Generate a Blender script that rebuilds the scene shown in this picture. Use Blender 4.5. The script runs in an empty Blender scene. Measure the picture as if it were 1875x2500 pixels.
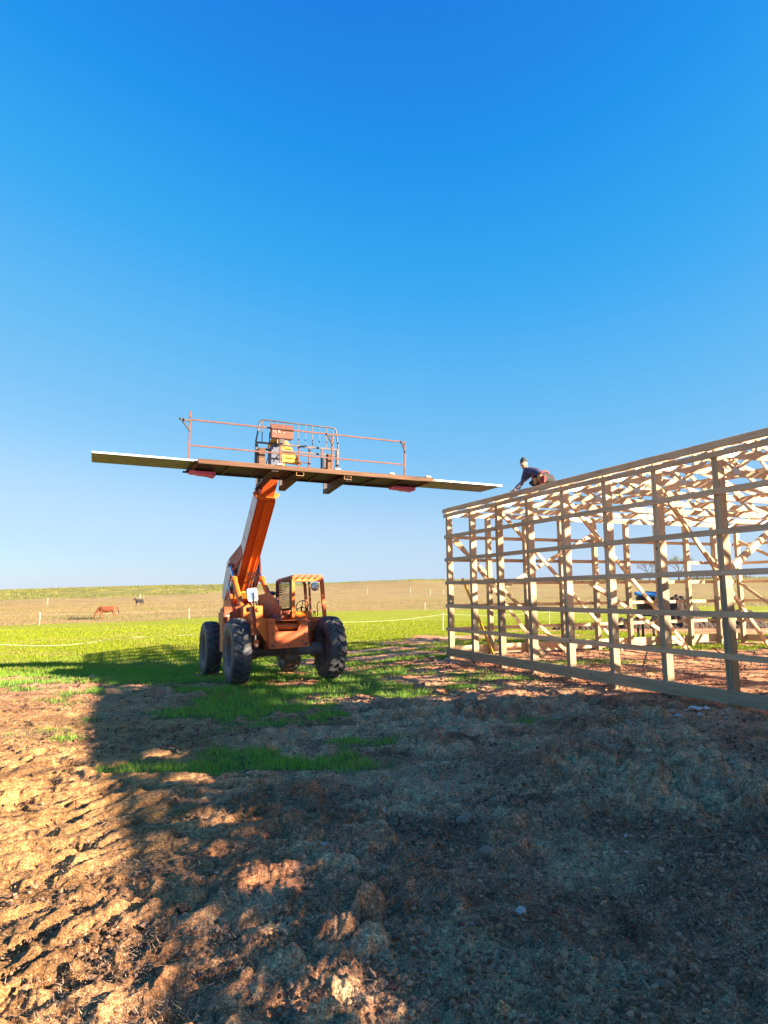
import bpy, math, random
import numpy as np
from mathutils import Vector, Matrix, Euler

random.seed(7)
RNG = np.random.default_rng(11)
scene = bpy.context.scene
COL = scene.collection
R = math.radians

# ------------------------------------------------------------------ camera
cam_d = bpy.data.cameras.new('camera')
cam_d.sensor_fit = 'VERTICAL'
cam_d.sensor_height = 36.0
cam_d.lens = 36.0 * 1627.0 / 2500.0
cam_d.clip_start = 0.05
cam_d.clip_end = 9000
cam = bpy.data.objects.new('camera', cam_d)
COL.objects.link(cam)
CAMZ = 1.735
cam.matrix_world = Matrix.Translation((0, 0, CAMZ)) @ Matrix.Rotation(math.pi / 2 + 0.1206, 4, 'X') @ Matrix.Rotation(-0.0103, 4, 'Z')
scene.camera = cam

# ------------------------------------------------------------------ sun and sky
SUN_EL = R(18.7)
SUN_DIR = Vector((0.940 * math.cos(SUN_EL), -0.341 * math.cos(SUN_EL), math.sin(SUN_EL)))   # towards the sun
sun_d = bpy.data.lights.new('sun', 'SUN')
sun_d.energy = 5.0
sun_d.angle = R(0.55)
sun_d.color = (1.0, 0.84, 0.64)
sun = bpy.data.objects.new('sun', sun_d)
COL.objects.link(sun)
sun.rotation_mode = 'QUATERNION'
sun.rotation_quaternion = SUN_DIR.to_track_quat('Z', 'Y')
sun.location = (20, -5, 12)

world = bpy.data.worlds.new('World')
scene.world = world
world.use_nodes = True
wn = world.node_tree
for n in list(wn.nodes):
    wn.nodes.remove(n)
sky = wn.nodes.new('ShaderNodeTexSky')
sky.sky_type = 'NISHITA'
sky.sun_disc = False
sky.sun_elevation = SUN_EL
sky.sun_rotation = math.atan2(SUN_DIR.x, SUN_DIR.y)
sky.altitude = 0
sky.air_density = 1.0
sky.dust_density = 0.3
sky.ozone_density = 4.0
# camera-like tone response of the sky, one smooth monotone curve per channel, the same in every direction
sc1 = wn.nodes.new('ShaderNodeVectorMath')
sc1.operation = 'SCALE'
sc1.inputs['Scale'].default_value = 1 / 48.0
cv = wn.nodes.new('ShaderNodeRGBCurve')
SKC = [[(0.0, 0.008), (0.48, 0.015), (0.63, 0.026), (0.948, 0.112), (1.55, 0.25), (2.58, 0.487), (4.26, 0.617), (6.0, 0.80), (12.0, 2.2), (48.0, 9.0)],
       [(0.0, 0), (0.99, 0.238), (1.25, 0.345), (1.86, 0.474), (2.88, 0.591), (4.26, 0.735), (6.0, 0.85), (12.0, 1.8), (48.0, 7.0)],
       [(0.0, 0), (2.04, 0.79), (2.58, 0.88), (3.6, 0.92), (4.8, 0.95), (6.0, 1.02), (12.0, 1.5), (48.0, 5.0)]]
for ch, pts_ in enumerate(SKC):
    cu = cv.mapping.curves[ch]
    while len(cu.points) < len(pts_):
        cu.points.new(0.5, 0.5)
    for p_, (x_, y_) in zip(cu.points, pts_):
        p_.location = (x_ / 48.0, y_ / 10.0)
        p_.handle_type = 'AUTO_CLAMPED'
cv.mapping.update()
EXPOSURE = 2.2
sc2 = wn.nodes.new('ShaderNodeVectorMath')
sc2.operation = 'SCALE'
sc2.inputs['Scale'].default_value = 10.0 * 10.0 / 2 ** EXPOSURE
bg = wn.nodes.new('ShaderNodeBackground')
bg.inputs['Strength'].default_value = 0.10
wo = wn.nodes.new('ShaderNodeOutputWorld')
wn.links.new(sky.outputs[0], sc1.inputs[0])
wn.links.new(sc1.outputs[0], cv.inputs['Color'])
wn.links.new(cv.outputs[0], sc2.inputs[0])
wn.links.new(sc2.outputs[0], bg.inputs['Color'])
wn.links.new(bg.outputs[0], wo.inputs['Surface'])

scene.view_settings.view_transform = 'Standard'
scene.view_settings.look = 'None'
scene.view_settings.gamma = 1.0
scene.view_settings.exposure = EXPOSURE
scene.view_settings.use_curve_mapping = False

# ------------------------------------------------------------------ material helpers
MATS = {}


def nmat(name):
    m = bpy.data.materials.new(name)
    m.use_nodes = True
    nt = m.node_tree
    b = nt.nodes['Principled BSDF']
    MATS[name] = m
    return m, nt, b


def N(nt, t, **kw):
    n = nt.nodes.new(t)
    for k, v in kw.items():
        if k in n.inputs.keys():
            n.inputs[k].default_value = v
        else:
            setattr(n, k, v)
    return n


def ramp(nt, src, stops):
    r = nt.nodes.new('ShaderNodeValToRGB')
    while len(r.color_ramp.elements) < len(stops):
        r.color_ramp.elements.new(0.5)
    for e, (p, c) in zip(r.color_ramp.elements, stops):
        e.position = p
        e.color = (c[0], c[1], c[2], 1) if len(c) == 3 else c
    nt.links.new(src, r.inputs[0])
    return r


def mixc(nt, f, a, b, mode='MIX'):
    m = nt.nodes.new('ShaderNodeMix')
    m.data_type = 'RGBA'
    m.blend_type = mode
    if isinstance(f, (int, float)):
        m.inputs[0].default_value = f
    else:
        nt.links.new(f, m.inputs[0])
    for s, i in ((a, 6), (b, 7)):
        if isinstance(s, tuple):
            m.inputs[i].default_value = (s[0], s[1], s[2], 1)
        else:
            nt.links.new(s, m.inputs[i])
    return m.outputs[2]


def coords(nt, scale=(1, 1, 1), kind='Object'):
    tc = nt.nodes.new('ShaderNodeTexCoord')
    mp = nt.nodes.new('ShaderNodeMapping')
    mp.inputs['Scale'].default_value = scale
    nt.links.new(tc.outputs[kind], mp.inputs[0])
    oi = nt.nodes.new('ShaderNodeObjectInfo')
    cm = nt.nodes.new('ShaderNodeCombineXYZ')
    mu = nt.nodes.new('ShaderNodeMath')
    mu.operation = 'MULTIPLY'
    mu.inputs[1].default_value = 37.0
    nt.links.new(oi.outputs['Random'], mu.inputs[0])
    for i in range(3):
        nt.links.new(mu.outputs[0], cm.inputs[i])
    nt.links.new(cm.outputs[0], mp.inputs['Location'])
    return mp.outputs[0], oi.outputs['Random']


def noise(nt, vec, scale, detail=4, rough=0.6):
    n = nt.nodes.new('ShaderNodeTexNoise')
    n.inputs['Scale'].default_value = scale
    n.inputs['Detail'].default_value = detail
    n.inputs['Roughness'].default_value = rough
    nt.links.new(vec, n.inputs['Vector'])
    return n.outputs[0]


def bump(nt, b, h, strength, dist=0.01):
    bp = nt.nodes.new('ShaderNodeBump')
    bp.inputs['Strength'].default_value = strength
    bp.inputs['Distance'].default_value = dist
    nt.links.new(h, bp.inputs['Height'])
    nt.links.new(bp.outputs[0], b.inputs['Normal'])


def simple(name, c, c2=None, rough=0.6, metal=0.0, scale=6, bumps=0.15, lo=0.35, hi=0.65, spec=0.5):
    m, nt, b = nmat(name)
    v, rnd = coords(nt)
    n = noise(nt, v, scale, 5, 0.65)
    c2 = c2 or tuple(x * 0.7 for x in c)
    r = ramp(nt, n, [(lo, c), (hi, c2)])
    nt.links.new(r.outputs[0], b.inputs['Base Color'])
    b.inputs['Roughness'].default_value = rough
    b.inputs['Metallic'].default_value = metal
    b.inputs['Specular IOR Level'].default_value = spec
    if bumps:
        n2 = noise(nt, v, scale * 6, 4, 0.7)
        bump(nt, b, n2, bumps, 0.004)
    return m


def wood(name, ca, cb, cc, axis):
    """sawn softwood: grain stretched along one object axis, knots, a little variation from board to board"""
    m, nt, b = nmat(name)
    s = [9.0, 9.0, 9.0]
    s[axis] = 0.55
    v, rnd = coords(nt, tuple(s))
    g = noise(nt, v, 3.0, 6, 0.6)
    r = ramp(nt, g, [(0.30, ca), (0.52, cb), (0.72, cc)])
    v2, _ = coords(nt, (1, 1, 1))
    k = nt.nodes.new('ShaderNodeTexVoronoi')
    k.inputs['Scale'].default_value = 3.1
    nt.links.new(v2, k.inputs['Vector'])
    kr = ramp(nt, k.outputs['Distance'], [(0.045, (1, 1, 1)), (0.085, (0, 0, 0))])
    c = mixc(nt, kr.outputs[0], r.outputs[0], (0.10, 0.05, 0.025))
    hv = nt.nodes.new('ShaderNodeHueSaturation')
    mr = nt.nodes.new('ShaderNodeMapRange')
    mr.inputs['To Min'].default_value = 0.82
    mr.inputs['To Max'].default_value = 1.12
    nt.links.new(rnd, mr.inputs[0])
    nt.links.new(mr.outputs[0], hv.inputs['Value'])
    nt.links.new(c, hv.inputs['Color'])
    nt.links.new(hv.outputs[0], b.inputs['Base Color'])
    b.inputs['Roughness'].default_value = 0.75
    b.inputs['Specular IOR Level'].default_value = 0.25
    bump(nt, b, g, 0.25, 0.004)
    return m


PINE_A, PINE_B, PINE_C = (0.70, 0.50, 0.30), (0.62, 0.43, 0.25), (0.47, 0.30, 0.165)
for ax, nm in enumerate(('x', 'y', 'z')):
    wood('pine_' + nm, PINE_A, PINE_B, PINE_C, ax)
    wood('treated_' + nm, (0.42, 0.33, 0.205), (0.35, 0.27, 0.165), (0.25, 0.185, 0.11), ax)
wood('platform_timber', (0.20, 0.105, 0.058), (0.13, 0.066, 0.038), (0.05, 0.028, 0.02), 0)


def paint(name, base, faded, rust, dust=(0.34, 0.17, 0.10)):
    m, nt, b = nmat(name)
    v, rnd = coords(nt)
    n1 = noise(nt, v, 2.2, 5, 0.6)
    c = ramp(nt, n1, [(0.38, base), (0.66, faded)]).outputs[0]
    n2 = noise(nt, v, 11, 6, 0.7)
    f2 = ramp(nt, n2, [(0.62, (0, 0, 0)), (0.74, (0.55, 0.55, 0.55))]).outputs[0]
    c = mixc(nt, f2, c, rust)
    n3 = noise(nt, v, 45, 3, 0.6)
    f3 = ramp(nt, n3, [(0.70, (0, 0, 0)), (0.75, (0.7, 0.7, 0.7))]).outputs[0]
    c = mixc(nt, f3, c, dust)
    # streaks that run down the plate
    v2, _ = coords(nt, (14, 14, 1.3))
    n4 = noise(nt, v2, 1.6, 4, 0.6)
    f4 = ramp(nt, n4, [(0.52, (0, 0, 0)), (0.75, (0.45, 0.45, 0.45))]).outputs[0]
    c = mixc(nt, f4, c, rust)
    nt.links.new(c, b.inputs['Base Color'])
    rr = ramp(nt, n2, [(0.4, (0.38, 0.38, 0.38)), (0.7, (0.8, 0.8, 0.8))])
    nt.links.new(rr.outputs[0], b.inputs['Roughness'])
    bump(nt, b, n3, 0.12, 0.002)
    return m


paint('orange_paint', (0.70, 0.125, 0.022), (0.62, 0.115, 0.025), (0.32, 0.07, 0.025))
paint('orange_lit', (0.80, 0.175, 0.012), (0.72, 0.15, 0.015), (0.40, 0.08, 0.02))  # the same orange, brightened for parts the sun strikes
paint('orange_shaded', (0.40, 0.085, 0.022), (0.33, 0.075, 0.024), (0.17, 0.05, 0.024))  # the same orange, browned for parts lying in shade
paint('yellow_paint', (0.70, 0.34, 0.03), (0.62, 0.28, 0.03), (0.3, 0.12, 0.03))
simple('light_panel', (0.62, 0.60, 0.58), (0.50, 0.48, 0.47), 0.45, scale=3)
simple('grey_panel', (0.46, 0.26, 0.20), (0.36, 0.20, 0.15), 0.6, scale=4)
simple('rusty_steel', (0.20, 0.082, 0.052), (0.13, 0.055, 0.038), 0.75, 0.2, 14, 0.3)
simple('dark_steel', (0.045, 0.045, 0.055), (0.10, 0.08, 0.07), 0.6, 0.3, 9, 0.3)
simple('carriage_steel', (0.075, 0.065, 0.07), (0.13, 0.10, 0.09), 0.5, 0.4, 9, 0.2)
simple('axle_grey', (0.085, 0.095, 0.11), (0.17, 0.15, 0.13), 0.75, 0.1, 5, 0.4)
simple('chrome', (0.75, 0.77, 0.8), (0.6, 0.62, 0.66), 0.12, 1.0, 3, 0)
simple('mirror_glass', (0.8, 0.82, 0.86), (0.7, 0.73, 0.78), 0.22, 1.0, 3, 0)
simple('mirror_shell', (0.82, 0.83, 0.85), (0.7, 0.7, 0.72), 0.4, 0.2, 3, 0)
simple('black_plastic', (0.02, 0.02, 0.022), (0.05, 0.045, 0.04), 0.5, 0, 8, 0.1)
simple('hose_black', (0.012, 0.012, 0.014), (0.03, 0.028, 0.025), 0.45, 0, 8, 0)
simple('rim_grey', (0.16, 0.15, 0.15), (0.26, 0.2, 0.15), 0.7, 0.1, 5, 0.3)
simple('lamp_glass', (0.55, 0.60, 0.66), (0.4, 0.45, 0.5), 0.08, 0.6, 5, 0.05)
simple('zinc_plate', (0.60, 0.61, 0.62), (0.48, 0.49, 0.5), 0.38, 0.7, 10, 0.1)
simple('sheet_top', (0.80, 0.81, 0.82), (0.74, 0.75, 0.77), 0.35, 0.25, 2, 0)
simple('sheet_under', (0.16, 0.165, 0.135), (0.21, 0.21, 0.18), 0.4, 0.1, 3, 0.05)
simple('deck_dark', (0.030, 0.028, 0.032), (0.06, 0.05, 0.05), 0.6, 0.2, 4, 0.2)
simple('pink_foam', (0.80, 0.22, 0.52), (0.68, 0.15, 0.42), 0.7, 0, 12, 0.4)
simple('white_clip', (0.72, 0.70, 0.60), (0.6, 0.58, 0.5), 0.6, 0, 12, 0.1)
simple('guard_shaded', (0.10, 0.11, 0.155), (0.07, 0.075, 0.10), 0.5, 0.3, 6, 0.1)  # head guard's shade put into its colour as dark blue-grey
simple('rope_white', (0.62, 0.66, 0.55), (0.5, 0.52, 0.45), 0.6, 0, 30, 0)
simple('post_white', (0.66, 0.66, 0.60), (0.5, 0.48, 0.42), 0.6, 0, 9, 0.1)
simple('skin', (0.55, 0.29, 0.19), (0.48, 0.24, 0.155), 0.5, 0, 9, 0.05)
simple('shirt_navy', (0.065, 0.068, 0.14), (0.045, 0.047, 0.10), 0.85, 0, 8, 0.4)
simple('sleeve_grey', (0.20, 0.18, 0.24), (0.13, 0.12, 0.17), 0.85, 0, 8, 0.4)
simple('trousers_dark', (0.022, 0.022, 0.028), (0.04, 0.035, 0.04), 0.85, 0, 12, 0.3)
simple('belt_red', (0.36, 0.06, 0.035), (0.22, 0.035, 0.03), 0.7, 0, 14, 0.3)
simple('belt_tan', (0.50, 0.25, 0.09), (0.36, 0.17, 0.06), 0.7, 0, 14, 0.3)
simple('beanie_grey', (0.045, 0.052, 0.058), (0.03, 0.034, 0.04), 0.9, 0, 40, 0.5)
simple('hair_brown', (0.20, 0.09, 0.035), (0.13, 0.06, 0.03), 0.6, 0, 30, 0.4)
simple('eye_dark', (0.02, 0.015, 0.012), (0.03, 0.02, 0.015), 0.3, 0, 30, 0)
simple('lip_red', (0.42, 0.13, 0.11), (0.36, 0.1, 0.09), 0.5, 0, 30, 0)
simple('horse_chestnut', (0.26, 0.070, 0.020), (0.18, 0.045, 0.014), 0.75, 0, 1.5, 0.1)
simple('horse_black', (0.010, 0.009, 0.012), (0.018, 0.015, 0.016), 0.9, 0, 1.5, 0.1)
simple('horse_mane', (0.12, 0.035, 0.015), (0.06, 0.02, 0.01), 0.7, 0, 12, 0.3)
simple('tub_blue', (0.03, 0.15, 0.45), (0.04, 0.18, 0.42), 0.35, 0, 6, 0)
simple('tub_black', (0.016, 0.016, 0.02), (0.03, 0.03, 0.03), 0.45, 0, 6, 0.1)
simple('hose_pale', (0.36, 0.35, 0.36), (0.06, 0.06, 0.07), 0.5, 0, 16, 0.1, 0.48, 0.52)
simple('yellow_level', (0.72, 0.42, 0.02), (0.6, 0.33, 0.02), 0.4, 0, 5, 0)
simple('red_stake', (0.5, 0.03, 0.05), (0.35, 0.02, 0.04), 0.5, 0, 5, 0)
simple('manure', (0.085, 0.050, 0.030), (0.035, 0.022, 0.016), 0.9, 0, 6, 1.0)
simple('limestone', (0.48, 0.42, 0.36), (0.34, 0.29, 0.24), 0.85, 0, 10, 0.6)
simple('brown_stone', (0.27, 0.19, 0.12), (0.17, 0.12, 0.08), 0.9, 0, 10, 0.8)
simple('bark', (0.13, 0.10, 0.075), (0.07, 0.055, 0.045), 0.9, 0, 6, 0.5)
simple('leaf_green', (0.13, 0.155, 0.035), (0.09, 0.11, 0.025), 0.7, 0, 1.2, 0)
simple('leaf_red', (0.20, 0.085, 0.06), (0.13, 0.06, 0.045), 0.7, 0, 1.2, 0)
simple('shed_steel', (0.35, 0.36, 0.36), (0.28, 0.29, 0.29), 0.5, 0.2, 1.0, 0)
# sign writing colour: worn white paint
simple('worn_white', (0.60, 0.57, 0.52), (0.35, 0.28, 0.22), 0.7, 0, 60, 0.1)

m, nt, b = nmat('rubber')
v, rnd = coords(nt)
n1 = noise(nt, v, 5, 6, 0.7)
c = ramp(nt, n1, [(0.32, (0.036, 0.038, 0.046)), (0.52, (0.075, 0.075, 0.083)), (0.62, (0.13, 0.11, 0.09)), (0.72, (0.27, 0.19, 0.11))]).outputs[0]
nt.links.new(c, b.inputs['Base Color'])
b.inputs['Roughness'].default_value = 0.62
bump(nt, b, noise(nt, v, 30, 4, 0.7), 0.35, 0.004)

# work sheets: plastic-thin cloth etc share the simple() materials above

# ------------------------------------------------------------------ ground material (albedo comes with the mesh)
m, nt, b = nmat('ground')
at = N(nt, 'ShaderNodeAttribute', attribute_name='Albedo')
tc = nt.nodes.new('ShaderNodeTexCoord')
n1 = noise(nt, tc.outputs['Object'], 38, 6, 0.75)
n2 = noise(nt, tc.outputs['Object'], 6.0, 5, 0.7)
n0 = noise(nt, tc.outputs['Object'], 110, 4, 0.8)
f = ramp(nt, n1, [(0.33, (0.42, 0.40, 0.40)), (0.50, (0.95, 0.95, 0.95)), (0.68, (1.75, 1.7, 1.65))]).outputs[0]
f0 = ramp(nt, n0, [(0.36, (0.38, 0.38, 0.38)), (0.52, (0.95, 0.95, 0.95)), (0.64, (2.0, 1.9, 1.8))]).outputs[0]
f = mixc(nt, 1.0, f, f0, 'MULTIPLY')
f2 = ramp(nt, n2, [(0.30, (0.72, 0.72, 0.72)), (0.65, (1.22, 1.20, 1.16))]).outputs[0]
c = mixc(nt, 1.0, at.outputs['Color'], f, 'MULTIPLY')
c = mixc(nt, 1.0, c, f2, 'MULTIPLY')
nt.links.new(c, b.inputs['Base Color'])
b.inputs['Roughness'].default_value = 0.9
b.inputs['Specular IOR Level'].default_value = 0.2
bp1 = nt.nodes.new('ShaderNodeBump')
bp1.inputs['Strength'].default_value = 1.0
bp1.inputs['Distance'].default_value = 0.022
add_ = nt.nodes.new('ShaderNodeMath')
add_.operation = 'MULTIPLY_ADD'
add_.inputs[1].default_value = 0.35
nt.links.new(n0, add_.inputs[0])
nt.links.new(n1, add_.inputs[2])
nt.links.new(add_.outputs[0], bp1.inputs['Height'])
nt.links.new(bp1.outputs[0], b.inputs['Normal'])


def blade_mat(name, attr='Albedo', trans=0.35):
    m, nt, b = nmat(name)
    at = N(nt, 'ShaderNodeAttribute', attribute_name=attr)
    nt.links.new(at.outputs['Color'], b.inputs['Base Color'])
    b.inputs['Roughness'].default_value = 0.6
    b.inputs['Specular IOR Level'].default_value = 0.25
    tr = nt.nodes.new('ShaderNodeBsdfTranslucent')
    nt.links.new(at.outputs['Color'], tr.inputs['Color'])
    mx = nt.nodes.new('ShaderNodeMixShader')
    mx.inputs[0].default_value = trans
    out = nt.nodes['Material Output']
    nt.links.new(b.outputs[0], mx.inputs[1])
    nt.links.new(tr.outputs[0], mx.inputs[2])
    nt.links.new(mx.outputs[0], out.inputs['Surface'])
    return m


blade_mat('grass_blade')
blade_mat('straw', trans=0.1)

# ------------------------------------------------------------------ mesh builder


class MB:
    def __init__(s, M=None):
        s.v = []
        s.f = []
        s.m = []
        s.M = M

    def add(s, verts, faces, mi=0, M=None):
        o = len(s.v)
        for p in verts:
            p = Vector(p)
            if M is not None:
                p = M @ p
            s.v.append(p)
        for f in faces:
            s.f.append([o + i for i in f])
            s.m.append(mi)
        return s

    def box(s, lo, hi, mi=0, M=None):
        x0, y0, z0 = lo
        x1, y1, z1 = hi
        vs = [(x0, y0, z0), (x1, y0, z0), (x1, y1, z0), (x0, y1, z0), (x0, y0, z1), (x1, y0, z1), (x1, y1, z1), (x0, y1, z1)]
        return s.add(vs, [(0, 3, 2, 1), (4, 5, 6, 7), (0, 1, 5, 4), (1, 2, 6, 5), (2, 3, 7, 6), (3, 0, 4, 7)], mi, M)

    def beam(s, a, b, w, h, up=(0, 0, 1), mi=0):
        """rectangular bar from a to b, w across, h along up"""
        a = Vector(a)
        b = Vector(b)
        d = (b - a)
        L = d.length
        d.normalize()
        up = Vector(up)
        x = d.cross(up)
        if x.length < 1e-4:
            x = d.cross(Vector((1, 0, 0)))
        x.normalize()
        z = x.cross(d)
        M = Matrix((x, d, z)).transposed().to_4x4()
        M.translation = a
        return s.box((-w / 2, 0, -h / 2), (w / 2, L, h / 2), mi, M)

    def tube(s, pts, r, n=8, mi=0, caps=True):
        pts = [Vector(p) for p in pts]
        rs = r if isinstance(r, (list, tuple)) else [r] * len(pts)
        vs = []
        prev = None
        for i, p in enumerate(pts):
            if i == 0:
                d = pts[1] - pts[0]
            elif i == len(pts) - 1:
                d = pts[-1] - pts[-2]
            else:
                d = (pts[i + 1] - pts[i]).normalized() + (pts[i] - pts[i - 1]).normalized()
            d.normalize()
            if prev is None:
                x = d.orthogonal().normalized()
            else:
                x = (prev - d * prev.dot(d)).normalized()
            prev = x
            y = d.cross(x)
            for k in range(n):
                a = 2 * math.pi * k / n
                vs.append(p + (x * math.cos(a) + y * math.sin(a)) * rs[i])
        fs = []
        for i in range(len(pts) - 1):
            for k in range(n):
                a = i * n + k
                b_ = i * n + (k + 1) % n
                fs.append((a, b_, b_ + n, a + n))
        if caps:
            fs.append(tuple(reversed(range(n))))
            fs.append(tuple((len(pts) - 1) * n + k for k in range(n)))
        return s.add(vs, fs, mi)

    def prism(s, poly, axis, lo, hi, mi=0, M=None):
        """polygon in the two other axes extruded along axis (0 x, 1 y, 2 z)"""
        def mk(p, t):
            q = list(p)
            q.insert(axis, t)
            return tuple(q)
        n = len(poly)
        vs = [mk(p, lo) for p in poly] + [mk(p, hi) for p in poly]
        fs = [tuple(range(n))[::-1], tuple(range(n, 2 * n))]
        for i in range(n):
            j = (i + 1) % n
            fs.append((i, j, n + j, n + i))
        return s.add(vs, fs, mi, M)

    def lathe(s, prof, n=24, mi=0, M=None):
        """profile (r, h) spun about local z"""
        vs = []
        for r_, h in prof:
            for k in range(n):
                a = 2 * math.pi * k / n
                vs.append((r_ * math.cos(a), r_ * math.sin(a), h))
        fs = []
        for i in range(len(prof) - 1):
            for k in range(n):
                a = i * n + k
                b_ = i * n + (k + 1) % n
                fs.append((a, b_, b_ + n, a + n))
        return s.add(vs, fs, mi, M)

    def build(s, name, mats, parent=None, smooth=False, bevel=0, tf=None):
        vs = s.v
        if s.M is not None:
            vs = [s.M @ p for p in vs]
        if tf is not None:
            vs = [tf @ p for p in vs]
        me = bpy.data.meshes.new(name)
        me.from_pydata([tuple(p) for p in vs], [], s.f)
        if isinstance(mats, str):
            mats = [mats]
        for mn in mats:
            me.materials.append(MATS[mn])
        me.polygons.foreach_set('material_index', s.m)
        if smooth:
            me.polygons.foreach_set('use_smooth', [True] * len(me.polygons))
        me.validate()
        import bmesh
        bm = bmesh.new()
        bm.from_mesh(me)
        bmesh.ops.recalc_face_normals(bm, faces=bm.faces)
        bm.to_mesh(me)
        bm.free()
        if smooth:
            try:
                me.set_sharp_from_angle(angle=R(38))
            except Exception:
                pass
        o = bpy.data.objects.new(name, me)
        COL.objects.link(o)
        if parent is not None:
            o.parent = parent
        if bevel:
            md = o.modifiers.new('bevel', 'BEVEL')
            md.width = bevel
            md.segments = 1
            md.limit_method = 'ANGLE'
        return o


def tag(o, label=None, cat=None, group=None, kind=None):
    if label:
        o['label'] = label
    if cat:
        o['category'] = cat
    if group:
        o['group'] = group
    if kind:
        o['kind'] = kind
    return o


def empty(name, loc=(0, 0, 0), M=None, **kw):
    o = bpy.data.objects.new(name, None)
    o.empty_display_size = 0.2
    COL.objects.link(o)
    if M is not None:
        o.matrix_world = M
    else:
        o.location = loc
    return tag(o, **kw)


def instance(me, name, parent, M):
    o = bpy.data.objects.new(name, me)
    COL.objects.link(o)
    o.parent = parent
    o.matrix_local = M
    return o


# ------------------------------------------------------------------ numpy noise


def hsh(ix, iy, seed):
    h = (ix.astype(np.int64) * 374761393 + iy.astype(np.int64) * 668265263 + seed * 1442695041) & 0xffffffff
    h = ((h ^ (h >> 13)) * 1274126177) & 0xffffffff
    h = ((h ^ (h >> 16)) * 2246822519) & 0xffffffff
    return ((h ^ (h >> 15)) & 0xffffff) / float(0xffffff)


def vnoise(x, y, seed=0):
    ix = np.floor(x)
    iy = np.floor(y)
    fx = x - ix
    fy = y - iy
    fx = fx * fx * fx * (fx * (fx * 6 - 15) + 10)
    fy = fy * fy * fy * (fy * (fy * 6 - 15) + 10)
    a = hsh(ix, iy, seed)
    b_ = hsh(ix + 1, iy, seed)
    c_ = hsh(ix, iy + 1, seed)
    d = hsh(ix + 1, iy + 1, seed)
    return (a + (b_ - a) * fx) * (1 - fy) + (c_ + (d - c_) * fx) * fy


def fbm(x, y, seed=0, octv=4, gain=0.5):
    t = 0
    amp = 1
    tot = 0
    for o in range(octv):
        ca, sa = math.cos(0.6 * o + 0.3), math.sin(0.6 * o + 0.3)
        t = t + amp * vnoise((x * ca - y * sa) * 2 ** o + 17.3 * o, (x * sa + y * ca) * 2 ** o - 9.1 * o, seed + o)
        tot += amp
        amp *= gain
    return t / tot


def worley(x, y, seed=0):
    ix = np.floor(x)
    iy = np.floor(y)
    f1 = np.full(x.shape, 9.0)
    f2 = np.full(x.shape, 9.0)
    idr = np.zeros(x.shape)
    for dx in (-1, 0, 1):
        for dy in (-1, 0, 1):
            cx = ix + dx
            cy = iy + dy
            px = cx + 0.1 + 0.8 * hsh(cx, cy, seed)
            py = cy + 0.1 + 0.8 * hsh(cx, cy, seed + 5)
            d = np.hypot(px - x, py - y)
            nr = d < f1
            f2 = np.where(nr, f1, np.minimum(f2, d))
            idr = np.where(nr, hsh(cx, cy, seed + 9), idr)
            f1 = np.where(nr, d, f1)
    return f1, f2, idr


def S(x):
    x = np.clip(x, 0, 1)
    return x * x * (3 - 2 * x)


def terr(x, y):
    """large shape of the ground, metres"""
    x = np.asarray(x, float)
    y = np.asarray(y, float)
    r = np.hypot(x, y)
    z = 0.10 * S((8.0 - r) / 5.0)
    left = S((y - 13.4) / 2.8) * S((1.5 - x) / 3.0)
    z = z - 0.17 * left - (0.25 - 0.17 * left) * S((r - 24) / 20) - 0.35 * S((r - 38) / 40)
    br = x / np.maximum(y, 1.0)
    br = np.where(y > 1, br, 0)
    crest = np.interp(br, [-1.2, -0.58, -0.33, -0.09, 0.04, 0.2, 0.41, 0.58, 1.2], [4.5, 5.3, 7.3, 7.9, 9.5, 8.8, 7.0, 7.9, 7.0])
    z = z + 1.1 * S((r - 150) / 70)
    z = z + (crest - 0.5) * S((r - 185) / 225)
    z = z - (crest + 9) * S((r - 440) / 700)
    z = z + 0.10 * (fbm(x / 9.0, y / 9.0, 3, 3) - 0.5) * S((r - 22) / 15)
    return z


# grass patches: cx, cy, rx, ry, strength
PATCH = [(-8.6, 13.9, 3.6, 0.55, 1.3), (-3.8, 8.3, 0.55, 0.22, 0.8), (-1.9, 10.1, 1.2, 0.7, 1.15), (-0.9, 10.4, 0.9, 0.3, 0.9), (-1.45, 7.05, 0.85, 0.42, 1.3), (-2.1, 6.9, 0.6, 0.32, 1.0),
         (-0.15, 8.0, 0.55, 0.24, 0.9), (-2.2, 12.1, 2.3, 0.9, 1.1), (-0.4, 11.6, 1.3, 0.35, 0.85), (-3.6, 15.0, 3.2, 1.7, 1.3), (0.4, 14.6, 1.4, 0.35, 0.9), (-0.2, 16.2, 1.6, 0.35, 1.0),
         (0.4, 18.2, 1.9, 0.45, 1.0), (0.2, 20.6, 2.0, 0.4, 0.9), (9.8, 24.3, 6.0, 1.5, 1.2), (10.2, 20.6, 2.6, 0.7, 0.9), (1.9, 9.0, 0.35, 0.2, 0.8), (1.0, 12.2, 0.8, 0.25, 0.6),
         (4.9, 16.4, 1.2, 0.4, 0.7), (14.5, 25.5, 4, 1.4, 1.2), (2.2, 13.6, 0.9, 0.3, 0.7), (-5.4, 17.0, 4.0, 1.4, 1.2), (5.8, 29, 4, 1.4, 1.2), (1.6, 22.6, 3, 0.5, 0.9), (-6.0, 8.8, 1.2, 0.25, 0.55)]


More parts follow.
